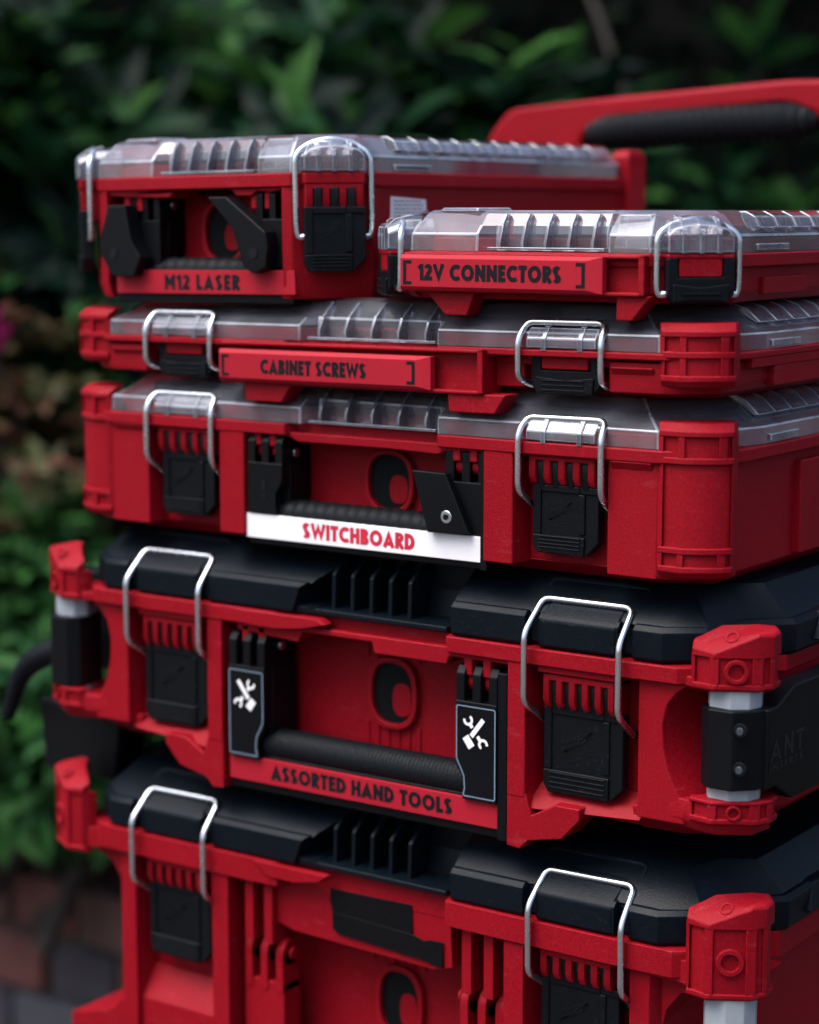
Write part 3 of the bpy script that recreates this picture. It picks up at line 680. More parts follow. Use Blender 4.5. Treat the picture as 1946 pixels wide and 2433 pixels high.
for sg, (xa, xb) in ((-1, (145, 174.5)), (1, (322.5, 352))):
    a_ = arm(tb, xa, xb, -3, 34, -270.5, -292, -353, True, sg > 0)
    if sg < 0:
        MB().cyl((174.6, 14, -279), (1, 0, 0), 3.2, 2.2, 16).build('rivet', 'wire', a_, bevel=.6)
    # printed outline and crossed wrench-and-hammer pictogram
    fl = sg > 0
    def X(t): return xb - t * (xb - xa) if fl else xa + t * (xb - xa)
    lm = MB(); idt = lambda p, q, yy: (p, yy, q)
    out = fillet([(X(.03), 0, -350.5), (X(.03), 0, -295), (X(.96), 0, -295), (X(.96), 0, -328), (X(.78), 0, -338), (X(.76), 0, -346), (X(.8), 0, -350.5)], 1.2, 2, True)
    ribbon(lm, [(p.x, p.z) for p in out], .75, -3.25, idt, True)
    lm.build('outline_print', 'line', a_, smooth=0)
    ic = MB(); s_ = 1 if fl else -1; cx_ = (xa + xb) / 2 - (0 if fl else 1); cz_ = -309.5
    P2 = lambda a, b: (cx_ + s_ * a, cz_ + b)
    def strip(p, q, t, yy): ribbon(ic, [P2(*p), P2(*q)], t, yy, idt)
    strip((-3.0, -3.6), (5.6, 7.6), 3.0, -3.30)           # hammer shaft
    strip((-7.2, -4.2), (-2.6, -10.4), 5.0, -3.33)        # hammer head
    strip((-3.8, 4.0), (-2.2, 1.8), 2.4, -3.36)           # wrench shanks
    strip((1.6, -3.0), (3.6, -5.6), 2.4, -3.36)
    def jaw(cx2, cz2, a0, r): ribbon(ic, [P2(cx2 + r * math.cos(R(a0 + k * 25)), cz2 + r * math.sin(R(a0 + k * 25))) for k in range(11)], 1.7, -3.40, idt)
    jaw(-5.2, 6.2, 180 - 10, 2.7); jaw(5.6, -7.6, -10, 2.7)
    ic.build('pictogram', 'white', a_, smooth=0)
gp = MB(); path = []; rad = []
for i in range(120):
    t = i / 119; path.append((166 + t * 170, 13, -345)); rad.append(11.2 * (1.0 if i % 2 else .965))
gp.tube(path, 10, 18, rad); gp.build('handle_grip', 'rubber', tb, smooth=22)
MB().box(142.5, 359, 3, 24, -375.5, -351).build('handle_base', 'print', tb, bevel=1)
MB().box(351.8, 358.8, -2, 30, -375, -272).build('handle_cheek', 'print', tb, bevel=1)
st = MB().box(143, 352.5, 0, 2.6, -368.8, -352.6).build('label_strip', 'label_red', tb, bevel=.3)
lettering('ASSORTED HAND TOOLS', 177.5, 318.5, -365.2, 10.0, -.2, gap=.07).build('lettering', 'ink', st, smooth=0)

# ================================================================== ORGANIZERS (clear lids)
def hooks_holder(mb, x0, x1, z0, z1, y):
    mb.box(x0, x1, y + 7, y + 22, z0, z1)
    mb.box(x0, x1, y, y + 9, z1 - 2.4, z1)
    mb.box(x0, x1, y, y + 9, z0, z0 + 2.4)
    mb.box(x1 - 4, x1, y, y + 9, z0, z1)
def label_plate(parent, x0, x1, z0, z1, y, text, tx0, tx1, cap, tz, gap=.07):
    mb = MB(); b = 2.2
    mb.rings([[(x0, y, z0), (x1, y, z0), (x1, y, z1), (x0, y, z1)], [(x0, y - 5, z0), (x1, y - 5, z0), (x1, y - 5, z1), (x0, y - 5, z1)], [(x0 + 1, y - 7, z0 + b), (x1 - 9, y - 7, z0 + b), (x1 - 9, y - 7, z1 - b), (x0 + 1, y - 7, z1 - b)]])
    o = mb.build('label_plate', 'label_red', parent, bevel=.4)
    lettering(text, tx0, tx1, tz, cap, y - 7.15, gap=gap).build('lettering', 'ink', o, smooth=0)
    zc = (z0 + z1) / 2; hh = (z1 - z0) * .34
    for t, xx in (('[', x0 + 3), (']', x1 - 16)):
        lettering(t, xx, xx + 6, zc - hh, 2 * hh, y - 7.15).build('bracket_mark', 'ink', o, smooth=0)
    return o
LID_HALF = [(68, 0), (110, 0), (206, 0), (209, 8), (222, 22), (238, 42), (242, 60), (242, 320), (238, 340), (206, 372)]

# ---------------- SWITCHBOARD organizer
og = thing('organizer_box', (0, 0, 0), 'deep red organizer with clear lid and white SWITCHBOARD label strip', 'organizer box')
zb, zs, D = -206, -132, 375
mb = MB()
def org_plan(i=0):
    return mirror([(91, 30), (91, -2), (111.5, -2), (114, 16), (171, 16), (174, 0), (205, 0), (222, 5 + i), (236 - i, 20), (238 - i, 42), (238 - i, D - 42), (222, D - 8), (205, D - i)], CX)
mb.pxy((org_plan(3), zb), (org_plan(0), zb + 3), (org_plan(0), zs - 6))
mb.pxy((mirror([(195, 26), (222, 40), (225, D - 40), (195, D - 24)], CX), zb - 6.5), (mirror([(200, 14), (228, 34), (232, D - 34), (200, D - 12)], CX), zb + 2))
rim = mirror([(54, 8), (58, -2), (116, -3), (206, -3), (226, 4), (240, 20), (244, 40), (244, D - 40), (226, D - 4), (205, D + 1)], CX)
mb.pxy((rim, zs - 8), (rim, zs - .4))
mb.pxz([(CX - 92, zs - 6), (CX + 92, zs - 6), (CX + 92, zs - 9), (CX + 60, zs - 11), (CX + 56, zs - 13), (CX + 20, zs - 12), (CX - 20, zs - 12), (CX - 50, zs - 12), (CX - 58, zs - 9), (CX - 92, zs - 9)], 2, 31)
for sg in (-1, 1):
    mb.box(CX + sg * 143.5 - 25, CX + sg * 143.5 + 25, -1, 17, zs - 9, zs - .6)
    comb(mb, CX + sg * 143.5 - 1, 44.5, 5, -158, -139.5, 17, 1, tw=5.0)
    for u in (70, 82):
        mb.box(CX + sg * u - 2.8, CX + sg * u + 2.8, 1, 26, -148, zs - 6)
        mb.cyl((CX + sg * u - 2.8, 9, -151), (1, 0, 0), 5.5, 5.6, 14)
    # gusset above corner block
    xs_ = sorted((CX + sg * 176, CX + sg * 203)); mb.pyz([(-3, zs - 7.8), (.8, zs - 7.8), (.8, zs - 14)], *xs_)
mb.annulus(oval(CX + 3, -168, 19, 20.5), oval(CX + 3, -168, 15.5, 17), 25, 31)
mb.box(CX + 236, CX + 243, 110, 240, zb + 4, zb + 60)
mb.build('body', 'red', og, bevel=1.1)
MB().pxz(oval(CX + 3, -168, 16, 17.5), 28.6, 30.5).build('grab_hole', 'dark', og)
MB().pxz(oval(CX + 9, -172.5, 7, 9), 28, 29.3).build('grab_hole_floor', 'red', og, bevel=.4)
for sg in (-1, 1):
    bumper(og, CX, sg, -200, -121, (-137.5, -188))
    bumper(og, CX, sg, -200, -121, (-137.5, -188), back=True)
    latch(og, (CX + sg * 143.5, 0, 0), 43.5, -157.5, -198, 4, 4.6, -142, bail(27.6, -174, -161, -127, -118.5, -4, 4), yf=4, nridge=4, pitch=9.9)
lo = clear_lid(og, CX, LID_HALF, zs, 28, D, (-40, 52, 12), 242)
for sg in (-1, 1):
    xc = CX + sg * 143.5
    MB().pyz([(-2.5, zs + .6), (-2.5, zs + 6), (2, zs + 12), (12, zs + 13.5), (12, zs + .6)], xc - 23, xc + 23).build('lid_hook', 'clear', lo, bevel=.8)
    for u in (-11, 13): MB().pyz([(-3.4, zs - 1), (-3.4, zs + 6), (1.5, zs + 13), (10, zs + 14.5), (10, zs - 1)], xc + u - 1.6, xc + u + 1.6).build('lid_rib', 'clear', lo, bevel=.4)
MB().box(CX - 205, CX + 205, 40, D - 40, zs - 20, zs + 17).build('inner_bins', 'dark', og, bevel=2)
tpl = mirror([(50, 16), (54, 7), (200, 7), (216, 26), (232, 48), (234, 330), (200, 360)], CX); MB().pxy((tpl, zs - 10), (tpl, zs + 7)).build('inner_tray', 'red', og, bevel=1)
# handle
a_ = arm(og, 161, 189, -1, 30, -140, -158.5, -191, True, False)
MB().cyl((189.5, 12, -152), (1, 0, 0), 3, 2, 14).build('rivet', 'wire', a_, bevel=.5)
sl = MB(); sl.box(173.5, 176, -1.4, 0, -176, -170); sl.cyl((174.8, -1.35, -179.5), (0, 1, 0), 1.6, 1, 12); sl.build('keyhole', 'ink', a_)
a2 = arm(og, 312, 341, 1, 28, -138, -160, -191, False, True)
MB().pxz([(292, -154.5), (316, -155), (333, -190), (303, -191.5)], -5, 0).build('clip_plate', 'print', a2, bevel=.8)
scw = MB(); scw.cyl((317, -5.6, -181), (0, 1, 0), 4.0, 2, 20); so = scw.build('screw', 'wire', a2, bevel=.6)
MB().cyl((317, -6.0, -181), (0, 1, 0), 1.9, .6, 6).build('socket', 'dark', a2)
gp = MB(); path = []; rad = []
for i in range(64):
    t = i / 63; path.append((184 + t * 128, 12, -192)); rad.append(10.2 * (1.0 if (i // 2) % 2 else .93))
gp.tube(path, 10, 18, rad); gp.build('handle_grip', 'rubber', og, smooth=22)
MB().box(159, 342.5, 3, 24, -212, -190).build('handle_base', 'print', og, bevel=1)
MB().box(338.2, 343, -1, 26, -212, -139).build('handle_cheek', 'print', og, bevel=.8)
st = MB().box(159.2, 338, .2, 2.8, -207.4, -192).build('label_strip', 'white', og, bevel=.3)
lettering('SWITCHBOARD', 204.5, 290.5, -204.4, 10.0, .05, gap=.06).build('lettering', 'redink', st, smooth=0)

# ---------------- CABINET SCREWS organizer
lp = thing('organizer_box', (250, 187, -104), 'slim red organizer with clear lid and CABINET SCREWS label, under the two small boxes', 'organizer box', rot=(0, R(-.42), 0))
def sub(mb):   # author in world coordinates, move to the tilted thing's frame
    mb.v = [(x - 250, y - 187, z + 104) for x, y, z in mb.v]; return mb
class TMB(MB):
    org = (250, 187, -104)
    def build(s, name, mat, parent=None, at=(0, 0, 0), **k):
        if parent is not None and parent.parent is None and parent.type == 'EMPTY':
            at = (at[0] - s.org[0], at[1] - s.org[1], at[2] - s.org[2])
        return super().build(name, mat, parent, at, **k)
_MB = MB
MB = TMB
zb, zs, D = -103, -79.6, 375
mb = MB()
def lp_plan(i=0):
    return mirror([(60, 8), (113, 8), (114, 14), (171, 14), (174, 0), (205, 0), (222, 5 + i), (236 - i, 20), (238 - i, 42), (238 - i, D - 42), (222, D - 8), (205, D - i)], CX)
mb.pxy((lp_plan(4), zb), (lp_plan(0), zb + 5), (lp_plan(0), zs - 6))
mb.pxy((mirror([(195, 24), (222, 40), (225, D - 40), (195, D - 24)], CX), zb - 4), (mirror([(200, 14), (228, 34), (232, D - 34), (200, D - 12)], CX), zb + 2))
rim = mirror([(54, 6), (58, -2), (116, -3), (206, -3), (226, 4), (240, 20), (244, 40), (244, D - 40), (226, D - 4), (205, D + 1)], CX)
mb.pxy((rim, zs - 4.5), (rim, zs - .4))
for sg in (-1, 1):
    xs_ = sorted((CX + sg * 236, CX + sg * 243.5)); mb.box(*xs_, 40, D - 40, zs - 10, zs - 4)
hooks_holder(mb, 146, 344, -107.5, -81, -8)
for xa, xb in ((163, 199), (318, 357)):
    mb.pxz([(xa, -107), (xb + 2, -107), (xb - 6, -118.5), (xa + 1, -118.5)], -6, 10)
for sg in (-1, 1):
    xc = CX + sg * 143.5
    mb.box(xc - 25, xc + 25, -1, 16, zs - 4, zs - .6)
    mb.box(xc - 15.5, xc + 15.5, 2, 16, -91.5, zs - 3)
    xs_ = sorted((CX + sg * 176, CX + sg * 203)); mb.pyz([(-3, zs - 8.8), (.8, zs - 8.8), (.8, zs - 14)], *xs_)
mb.box(CX + 236, CX + 243, 70, 150, zb + 2, zb + 14)
mb.build('body', 'red', lp, bevel=1.0)
for sg in (-1, 1):
    bumper(lp, CX, sg, -95, -67.5, (-80.5,))
    bumper(lp, CX, sg, -95, -67.5, (-80.5,), back=True)
    flat_latch(lp, (CX + sg * 143.5, 0, 0), 45, -106, -92, -80, bail(27.4, -101, -97, -74, -64.5, -4, 4, yend=8, xe=25), yf=2.5)
lo = clear_lid(lp, CX, LID_HALF, zs, 26, D, (-40, 52, 12), 242)
for sg in (-1, 1):
    xc = CX + sg * 143.5
    MB().pyz([(-2.5, zs + .6), (-2.5, zs + 6), (2, zs + 12), (12, zs + 13.5), (12, zs + .6)], xc - 23, xc + 23).build('lid_hook', 'clear', lo, bevel=.8)
    for u in (-11, 13): MB().pyz([(-3.4, zs - 1), (-3.4, zs + 6), (1.5, zs + 13), (10, zs + 14.5), (10, zs - 1)], xc + u - 1.6, xc + u + 1.6).build('lid_rib', 'clear', lo, bevel=.4)
MB().box(CX - 205, CX + 205, 40, D - 40, zs - 10, zs + 16).build('inner_bins', 'dark', lp, bevel=2)
tpl = mirror([(50, 16), (54, 7), (200, 7), (216, 26), (232, 48), (234, 330), (200, 360)], CX); MB().pxy((tpl, zs - 10), (tpl, zs + 7)).build('inner_tray', 'red', lp, bevel=1)
label_plate(lp, 147, 309, -106, -85.8, -5, 'CABINET SCREWS', 181.5, 263, 9.2, -100.5)
MB = _MB

# ---------------- compact boxes
def compact_half(dz=0, w=122, f=80.5, c=41.5, D=375):
    return [(f, 0), (w, c), (w, D - 30), (w - 8, D - 12), (w - 30, D)]
def compact_lid(parent, cx, zs, hgt, D):
    def ring(k, dz, b):
        half = [(80.5 - k * .35, k), (83 - k * .4, 2.5 + k), (113 - k, 33 + k * .3), (115.5 - k, 42), (115.5 - k, D - 44), (112 - k, D - 34 - k), (90, D - 30 - k)]
        pts = [(cx + u, y, zs + dz) for u, y in half] + [(cx - u, y, zs + dz) for u, y in reversed(half)]
        return pts + [(cx - 34, k, zs + dz), (cx - 26, b, zs + dz), (cx + 48, b, zs + dz), (cx + 54, k, zs + dz)]
    mb = MB(); mb.rings([ring(0, 0, 10), ring(.5, hgt * .42, 10), ring(5, hgt * .62, 11), ring(12, hgt * .92, 15), ring(16, hgt, 18)], cap0=False)
    o = mb.build('lid', 'clear', parent, bevel=.9, smooth=12)
    for i in range(5):
        x = cx - 20 + i * 15.5
        MB().pyz([(2, zs + 1), (11, zs + 1), (14, zs + hgt * .9), (10, zs + hgt * .92), (6, zs + hgt * .7), (2, zs + hgt * .2)], x - .9, x + .9).build('lid_rib', 'clear', o, bevel=.3, seg=1)
    MB().box(cx - 28, cx + 50, 1.5, 10, zs + .4, zs + 2.4).build('lid_sill', 'clear', o, bevel=.5)
    MB().pxy(([(cx - 70, 14), (cx - 40, 10), (cx - 28, 30), (cx - 60, 60)], zs + hgt - .5), ([(cx - 68, 16), (cx - 41, 12), (cx - 30, 30), (cx - 60, 58)], zs + hgt + 1.6)).build('lid_boss', 'clear', o, bevel=.6)
    MB().pxy(([(cx + 56, 2), (cx + 78, 3), (cx + 84, 16), (cx + 56, 16)], zs + 2), ([(cx + 57, 8), (cx + 76, 9), (cx + 78, 16), (cx + 57, 16)], zs + hgt * .9)).build('lid_boss', 'clear', o, bevel=.6)
    # domes over the corner latches
    for sg in (-1, 1):
        a = sg * R(45); c = Vector((cx + sg * 98.5, 18, 0)); ex = Vector((math.cos(a), math.sin(a), 0)); ey = Vector((-math.sin(a) , math.cos(a), 0))
        dm = MB(); rs = []
        for yy, kz, kx in ((-13, .66, 1.0), (-4, .86, .98), (16, .9, .9)):
            r_ = [c + ex * (u * kx) + ey * yy + Vector((0, 0, zs + .5 + (hgt * kz - .5) * zz)) for u, zz in ((-19, 0), (19, 0), (19, .62), (15, .86), (8, .97), (0, 1), (-8, .97), (-15, .86), (-19, .62))]
            rs.append(r_)
        dm.rings(rs); dm.build('lid_dome', 'clear', o, bevel=.9)
        for u in (-10, 0, 10):
            rm = MB(); rm.rings([[c + ex * (u + e) + ey * yy + Vector((0, 0, z)) for yy, z in ((-14, zs), (-14, zs + hgt * .56), (-7, zs + hgt * .8), (4, zs + hgt * .9), (4, zs))] for e in (-1.4, 1.4)])
            rm.build('lid_rib', 'clear', o, bevel=.4)
    ns = 11; st_ = (D - 120) / ns
    for i in range(ns):
        ya = 66 + i * st_
        q = [(106, zs + hgt * .56), (114.3, zs + hgt * .58), (111.0, zs + hgt * .86), (105, zs + hgt * .985), (99, zs + hgt * .985)]
        MB().pxz([(cx + a, b) for a, b in q], ya + 1.2, ya + st_ - 1.2).build('lid_rib', 'clear', o, bevel=.9)
    MB().box(cx + 114.8, cx + 117, 60, 102, zs + 1, zs + 5).build('lid_clip', 'clear', o, bevel=.8)
    return o

def dividers(parent, cx, zs, D):
    for y in (62, 128, 200, 268): MB().box(cx - 104, cx + 104, y, y + 2.2, zs + 5, zs + 15).build('bin_divider', 'red', parent, bevel=.4)
    for u in (-58, 54): MB().box(cx + u, cx + u + 2.2, 22, 320, zs + 5, zs + 14.4).build('bin_divider', 'red', parent, bevel=.4)
# M12 LASER
M12X = 118
m12 = thing('compact_organizer', (118, 187, -54), 'deep small red organizer with clear lid labelled M12 LASER, on top at the left', 'organizer box', rot=(0, R(-.75), 0))
TMB.org = (118, 187, -54); MB = TMB
zb, zs, D = -54, 22.3, 394
mb = MB(); cx = M12X
pl = [(cx + 73, 30), (cx + 73, -1), (cx + 80.5, 0), (cx + 116.5, 36), (cx + 113.5, 56), (cx + 113.5, D - 60), (cx + 117, D - 36), (cx + 109, D - 8), (cx + 90, D)]
pll = [(2 * cx - x, y) for x, y in pl]
plan = pl + list(reversed(pll))
cb = lambda k: [(cx + (x - cx) * (1 - k), y + (3 if y < 100 else -3) * (k * 20)) for x, y in plan]
mb.pxy((cb(.025), zb - 2), (cb(0), zb + 7), (plan, zs - 6))
rim = mirror([(80.5, -1.5), (116.5, 34), (118.5, 42), (118.5, D - 40), (110, D - 8), (90, D)], cx)
mb.pxy((rim, zs - 9), (rim, zs - .3))
mb.pxz([(cx - 74, zs - 7), (cx + 74, zs - 7), (cx + 74, zs - 10), (cx + 64, zs - 12), (cx + 52, zs - 11), (cx + 48, zs - 14), (cx + 36, zs - 14), (cx + 30, zs - 9), (cx - 14, zs - 9), (cx - 20, zs - 14), (cx - 30, zs - 14), (cx - 60, zs - 13), (cx - 74, zs - 12)], 1, 31)
for i in range(7): mb.box(cx - 26 + i * 8, cx - 23 + i * 8, 28.4, 31, 6, zs - 8)
mb.annulus(oval(cx + 4, -14, 19, 21.5), oval(cx + 4, -14, 15, 17.5), 25, 31)
for sg in (-1, 1):
    for u in (48, 59): mb.box(cx + sg * u - 2.5, cx + sg * u + 2.5, 3, 24, 0, zs - 8); mb.cyl((cx + sg * u - 2.5, 12, 2), (1, 0, 0), 5, 5, 14)
    mb.pxy(([(cx + sg * 104, D - 40), (cx + sg * 121, D - 40), (cx + sg * 121, D - 14), (cx + sg * 108, D)], zb + 4), ([(cx + sg * 104, D - 40), (cx + sg * 121, D - 40), (cx + sg * 121, D - 14), (cx + sg * 108, D)], 38), ([(cx + sg * 107, D - 34), (cx + sg * 118, D - 34), (cx + sg * 118, D - 16), (cx + sg * 109, D - 6)], 43))
    # latch surround on the chamfer
    a = sg * R(45); c = Vector((cx + sg * 98.5, 18, 0)); ex = Vector((math.cos(a), math.sin(a), 0)); ey = Vector((-math.sin(a), math.cos(a), 0))
    t_ = MB(); comb(t_, 0, 36.5, 4, -3, 15.5, 2, -12, tw=5.2); t_.box(-19, 19, -12.5, 4, 14.8, zs - .5)
    mb.add([c + ex * x + ey * y + Vector((0, 0, z)) for x, y, z in t_.v], t_.f)
mb.build('body', 'red', m12, bevel=1.1)
MB().pxz(oval(cx + 4, -14, 15.5, 18), 28.6, 30).build('grab_hole', 'dark', m12)
MB().pxz(oval(cx + 9.5, -17, 6.5, 9), 28, 29.2).build('grab_hole_floor', 'red', m12, bevel=.4)
compact_lid(m12, cx, zs, 23.5, D); dividers(m12, cx, zs, D)
MB().box(cx - 24, cx + 48, 24, 90, zs - 12, zs + 16).build('inner_bins', 'dark', m12, bevel=2); MB().box(cx + 76, cx + 102, 50, D - 60, zs - 12, zs + 15).build('inner_bins', 'dark', m12, bevel=2)
tpl = mirror([(76, 16), (108, 46), (109, 320), (90, 330)], cx); MB().pxy((tpl, zs - 8), (tpl, zs + 7.5)).build('inner_tray', 'red', m12, bevel=1)
def arch_bail(hw, zend, zb_, zsh, ztp, yo, yt, xe):
    return [(-xe, yo - 1, zend), (-hw + 1, yo, zend - 1), (-hw, yo, zb_), (-hw, yo, zsh), (-hw * .55, yt * .7, ztp - 2.2), (0, yt, ztp), (hw * .55, yt * .7, ztp - 2.2), (hw, yo, zsh), (hw, yo, zb_), (hw - 1, yo, zend - 1), (xe, yo - 1, zend)]
for sg in (-1, 1):
    latch(m12, (cx + sg * 98.5, 18, 0), 38.5, 1, -39, 3, 4.8, 14.5, arch_bail(23.4, -17, -10, 33, 42.5, -6, -3, 18), rot=(0, 0, sg * R(45)), yf=-13, pitch=10.4, fx0=0, fy=-.5)
# handle with clip-on printed brackets
a_ = arm(m12, 60, 86, 4, 26, 14, -6, -36, False, False)
MB().cyl((86.4, 17, 4), (1, 0, 0), 3, 2, 14).build('rivet', 'wire', a_, bevel=.5)
MB().pxz([(53, 4), (68, 4), (72, -18), (80, -30), (74, -42), (56, -42), (45, -28), (45, -17)], -9, 4).build('printed_bracket', 'print', a_, bevel=.9)
MB().cyl((57, -9.5, -27), (0, 1, 0), 3.4, 2, 14).build('bore', 'ink', a_)
a2 = arm(m12, 168, 194, 2, 26, 14, -6, -36, False, True)
MB().pxz([(138, 8), (153, 8), (184, -14), (186, -22), (184, -36), (174, -40), (166, -36), (158, -12)], -9, 3).build('printed_bracket', 'print', a2, bevel=.9)
MB().cyl((174.5, -9.5, -27), (0, 1, 0), 3.6, 2, 14).build('bore', 'ink', a2)
gp = MB(); path = []; rad = []
for i in range(60):
    t = i / 59; path.append((60 + t * 130, 12, -39)); rad.append(9.2 * (1.0 if (i // 2) % 2 else .94))
gp.tube(path, 10, 16, rad); gp.build('handle_grip', 'rubber', m12, smooth=22)
MB().box(49, 197, 2, 22, -59, -38).build('handle_base', 'print', m12, bevel=1)
st = MB(); st.pxz([(51.5, -53), (200.8, -53), (200.3, -38), (51.8, -38)], -.6, 2.2); st = st.build('label_strip', 'label_red', m12, bevel=.3)
def tfm(a, b, yy): return (a, yy, b)
sx = None
def m12text():
    t = 'M12 LASER'; adv = sum(GL[c][0] for c in t) + .13 * (len(t) - 1); s = 63 / adv
    return lettering(t, 0, 1, 0, 1, -.75, tf=lambda a, b, yy: (93.5 + a * s, yy, -50.6 + b * 9.8))
m12text().build('lettering', 'ink', st, smooth=0)
# white paper sticker with rows of fine print on the right side
sk = MB().rings([[(cx + x, y, z) for x, y, z in ((113.6, 58, -14), (113.6, 100, -15), (113.6, 98, 5.5), (113.6, 59, 7.5))], [(cx + x, y, z) for x, y, z in ((114.0, 58, -14), (114.0, 100, -15), (114.0, 98, 5.5), (114.0, 59, 7.5))]]).build('paper_sticker', 'white', m12, smooth=0)
fp = MB()
for i in range(6):
    z = 4 - i * 2.4
    y = 62
    rr = random.Random(i)
    while y < 92:
        L = rr.uniform(2, 6); fp.rings([[(cx + 114.1, y, z), (cx + 114.1, min(95, y + L), z - .06 * L), (cx + 114.1, min(95, y + L), z + 1 - .06 * L), (cx + 114.1, y, z + 1)], [(cx + 114.15, y, z), (cx + 114.15, min(95, y + L), z - .06 * L), (cx + 114.15, min(95, y + L), z + 1 - .06 * L), (cx + 114.15, y, z + 1)]]); y += L + 1
fp.build('fine_print', 'grey', sk, smooth=0)

MB = _MB
# 12V CONNECTORS
vcx = 368.5
v12 = thing('compact_organizer', (0, 0, 0), 'shallow small red organizer with clear lid labelled 12V CONNECTORS, on top at the right', 'organizer box')
zb, zs = -47.5, -23.4; cx = vcx
mb = MB()
pl = [(cx + 78, 3), (cx + 80.5, 0), (cx + 116.5, 36), (cx + 113.5, 56), (cx + 113.5, D - 60), (cx + 117, D - 36), (cx + 109, D - 8), (cx + 90, D)]
plan = pl + list(reversed([(2 * cx - x, y) for x, y in pl]))
mb.pxy((cb(.04) if False else [(cx + (x - cx) * .96, y + (3 if y < 100 else -3)) for x, y in plan], zb - 4), (plan, zb + 2), (plan, zs - 6))
rim = mirror([(80.5, -1.5), (116.5, 34), (118.5, 42), (118.5, D - 40), (110, D - 8), (90, D)], cx)
mb.pxy((rim, zs - 8), (rim, zs - .3))
hooks_holder(mb, 287, 449, -47.5, -24.5, -7)
mb.pxz([(301, -47), (336, -47), (330, -61), (315, -61)], -4, 10); mb.pxz([(430, -47), (452, -47), (440, -61), (430, -61)], -4, 10)
for sg in (-1, 1):
    a = sg * R(45); c = Vector((cx + sg * 98.5, 18, 0)); ex = Vector((math.cos(a), math.sin(a), 0)); ey = Vector((-math.sin(a), math.cos(a), 0))
    t_ = MB(); t_.box(-19, 19, -12.5, 4, zs - 3, zs - .4); t_.box(-12.5, 12.5, -12, 5, -36.5, zs - 2)
    mb.add([c + ex * x + ey * y + Vector((0, 0, z)) for x, y, z in t_.v], t_.f)
    mb.pxy(([(cx + sg * 104, D - 40), (cx + sg * 121, D - 40), (cx + sg * 121, D - 14), (cx + sg * 108, D)], zb + 2), ([(cx + sg * 104, D - 40), (cx + sg * 121, D - 40), (cx + sg * 121, D - 14), (cx + sg * 108, D)], -8))
mb.box(cx + 112, cx + 116.5, 70, 128, zb, zs - 14)
mb.build('body', 'red', v12, bevel=1.0)
compact_lid(v12, cx, zs, 23.5, D); dividers(v12, cx, zs, D)
MB().box(cx - 24, cx + 48, 24, 90, zs - 10, zs + 16).build('inner_bins', 'dark', v12, bevel=2); MB().box(cx + 76, cx + 102, 50, D - 60, zs - 10, zs + 15).build('inner_bins', 'dark', v12, bevel=2)
tpl = mirror([(76, 16), (108, 46), (109, 320), (90, 330)], cx); MB().pxy((tpl, zs - 8), (tpl, zs + 7.5)).build('inner_tray', 'red', v12, bevel=1)
for sg in (-1, 1):
    flat_latch(v12, (cx + sg * 98.5, 18, 0), 38.5, -51, -36.5, -25.5, arch_bail(23.4, -45.5, -41, -13, -4.5, -6, -3, 18), rot=(0, 0, sg * R(45)), yf=-13, nridge=2)
label_plate(v12, 287.5, 424.5, -46.6, -25.6, -5, '12V CONNECTORS', 301.5, 399, 9.6, -40.6, gap=.07)

# ================================================================== CLIP-ON HOLDERS on the tool box posts
ah = thing('clip_on_holder', (515, 20, -320), 'black clip-on holder embossed ANT on the right post of the tool box', 'tool holder')
mb = MB(); O = (515, 20, -320)
def loc(pts): return [(x - O[0], y - O[1]) for x, y in pts]
cl = loc([(CX + u, y) for u, y in [(234, 10), (236, 0), (243, -6), (258, -6), (268, 4), (272, 16), (268, 28), (250, 33), (238, 24)]])
mb.pxy((cl, 1), (cl, 46.3))
ho = mb.build('clamp', 'print', ah, at=(0, 0, 0), bevel=1)
# arm plate running back along the side of the box, deeper behind a chamfered step
pm = MB(); A0 = Vector((522.5, 10, 0)); dr = Vector((.03, 1, 0)).normalized(); nr = Vector((dr.y, -dr.x, 0))
prof = [(0, -319.5), (11, -319.5), (32, -331), (190, -331), (190, -265), (32, -265), (11, -273.5), (0, -273.5)]
pm.rings([[A0 + dr * s_ + nr * o_ + Vector((0, 0, z)) - Vector(O) for s_, z in prof] for o_ in (-14, 0)])
po_ = pm.build('holder_plate', 'print', ah, bevel=1.4)
def antf(s0, z0, sc, cap): return lambda a, b, yy: tuple(A0 + dr * (s0 + a * sc) + nr * (.25 + yy) + Vector((0, 0, z0 + b * cap)) - Vector(O))
t1 = lettering('ANT', 0, 1, 0, 1, 0, tf=antf(2, -304, 18, 13), thick=.15); t1.build('embossed_lettering', 'emb', po_, smooth=0)
t2 = lettering('INSERTS', 0, 1, 0, 1, 0, tf=antf(2, -310, 9.2, 4.6), thick=.16); t2.build('embossed_lettering', 'emb', po_, smooth=0)
for z in (36.5, 14.5):
    s1 = MB(); s1.cyl((-2, -26.6, z), (0, 1, 0), 4.2, 2, 20); s1.build('screw_recess', 'dark', ho, bevel=.6)
    MB().cyl((-2, -27.2, z - .3), (0, 1, 0), 2.3, 1.2, 14).build('screw', 'screwdim', ho, bevel=.5)
bh = thing('clip_on_holder', (-13, 20, -320), 'black clip-on holder with a curved hook on the left post of the tool box', 'tool holder'); O2 = (-13, 20, -320)
mb = MB(); cl = [(CX - u - 4 - O2[0], y - O2[1]) for u, y in [(234, 10), (236, 0), (243, -6), (258, -6), (268, 4), (272, 16), (268, 28), (250, 33), (238, 24)]]
mb.pxy((cl, -5.5), (cl, 43)); mb.build('clamp', 'print', bh, bevel=1)
MB().box(-22, 58, 26, 40, -4, 66).build('holder_plate', 'print', bh, bevel=1.5)
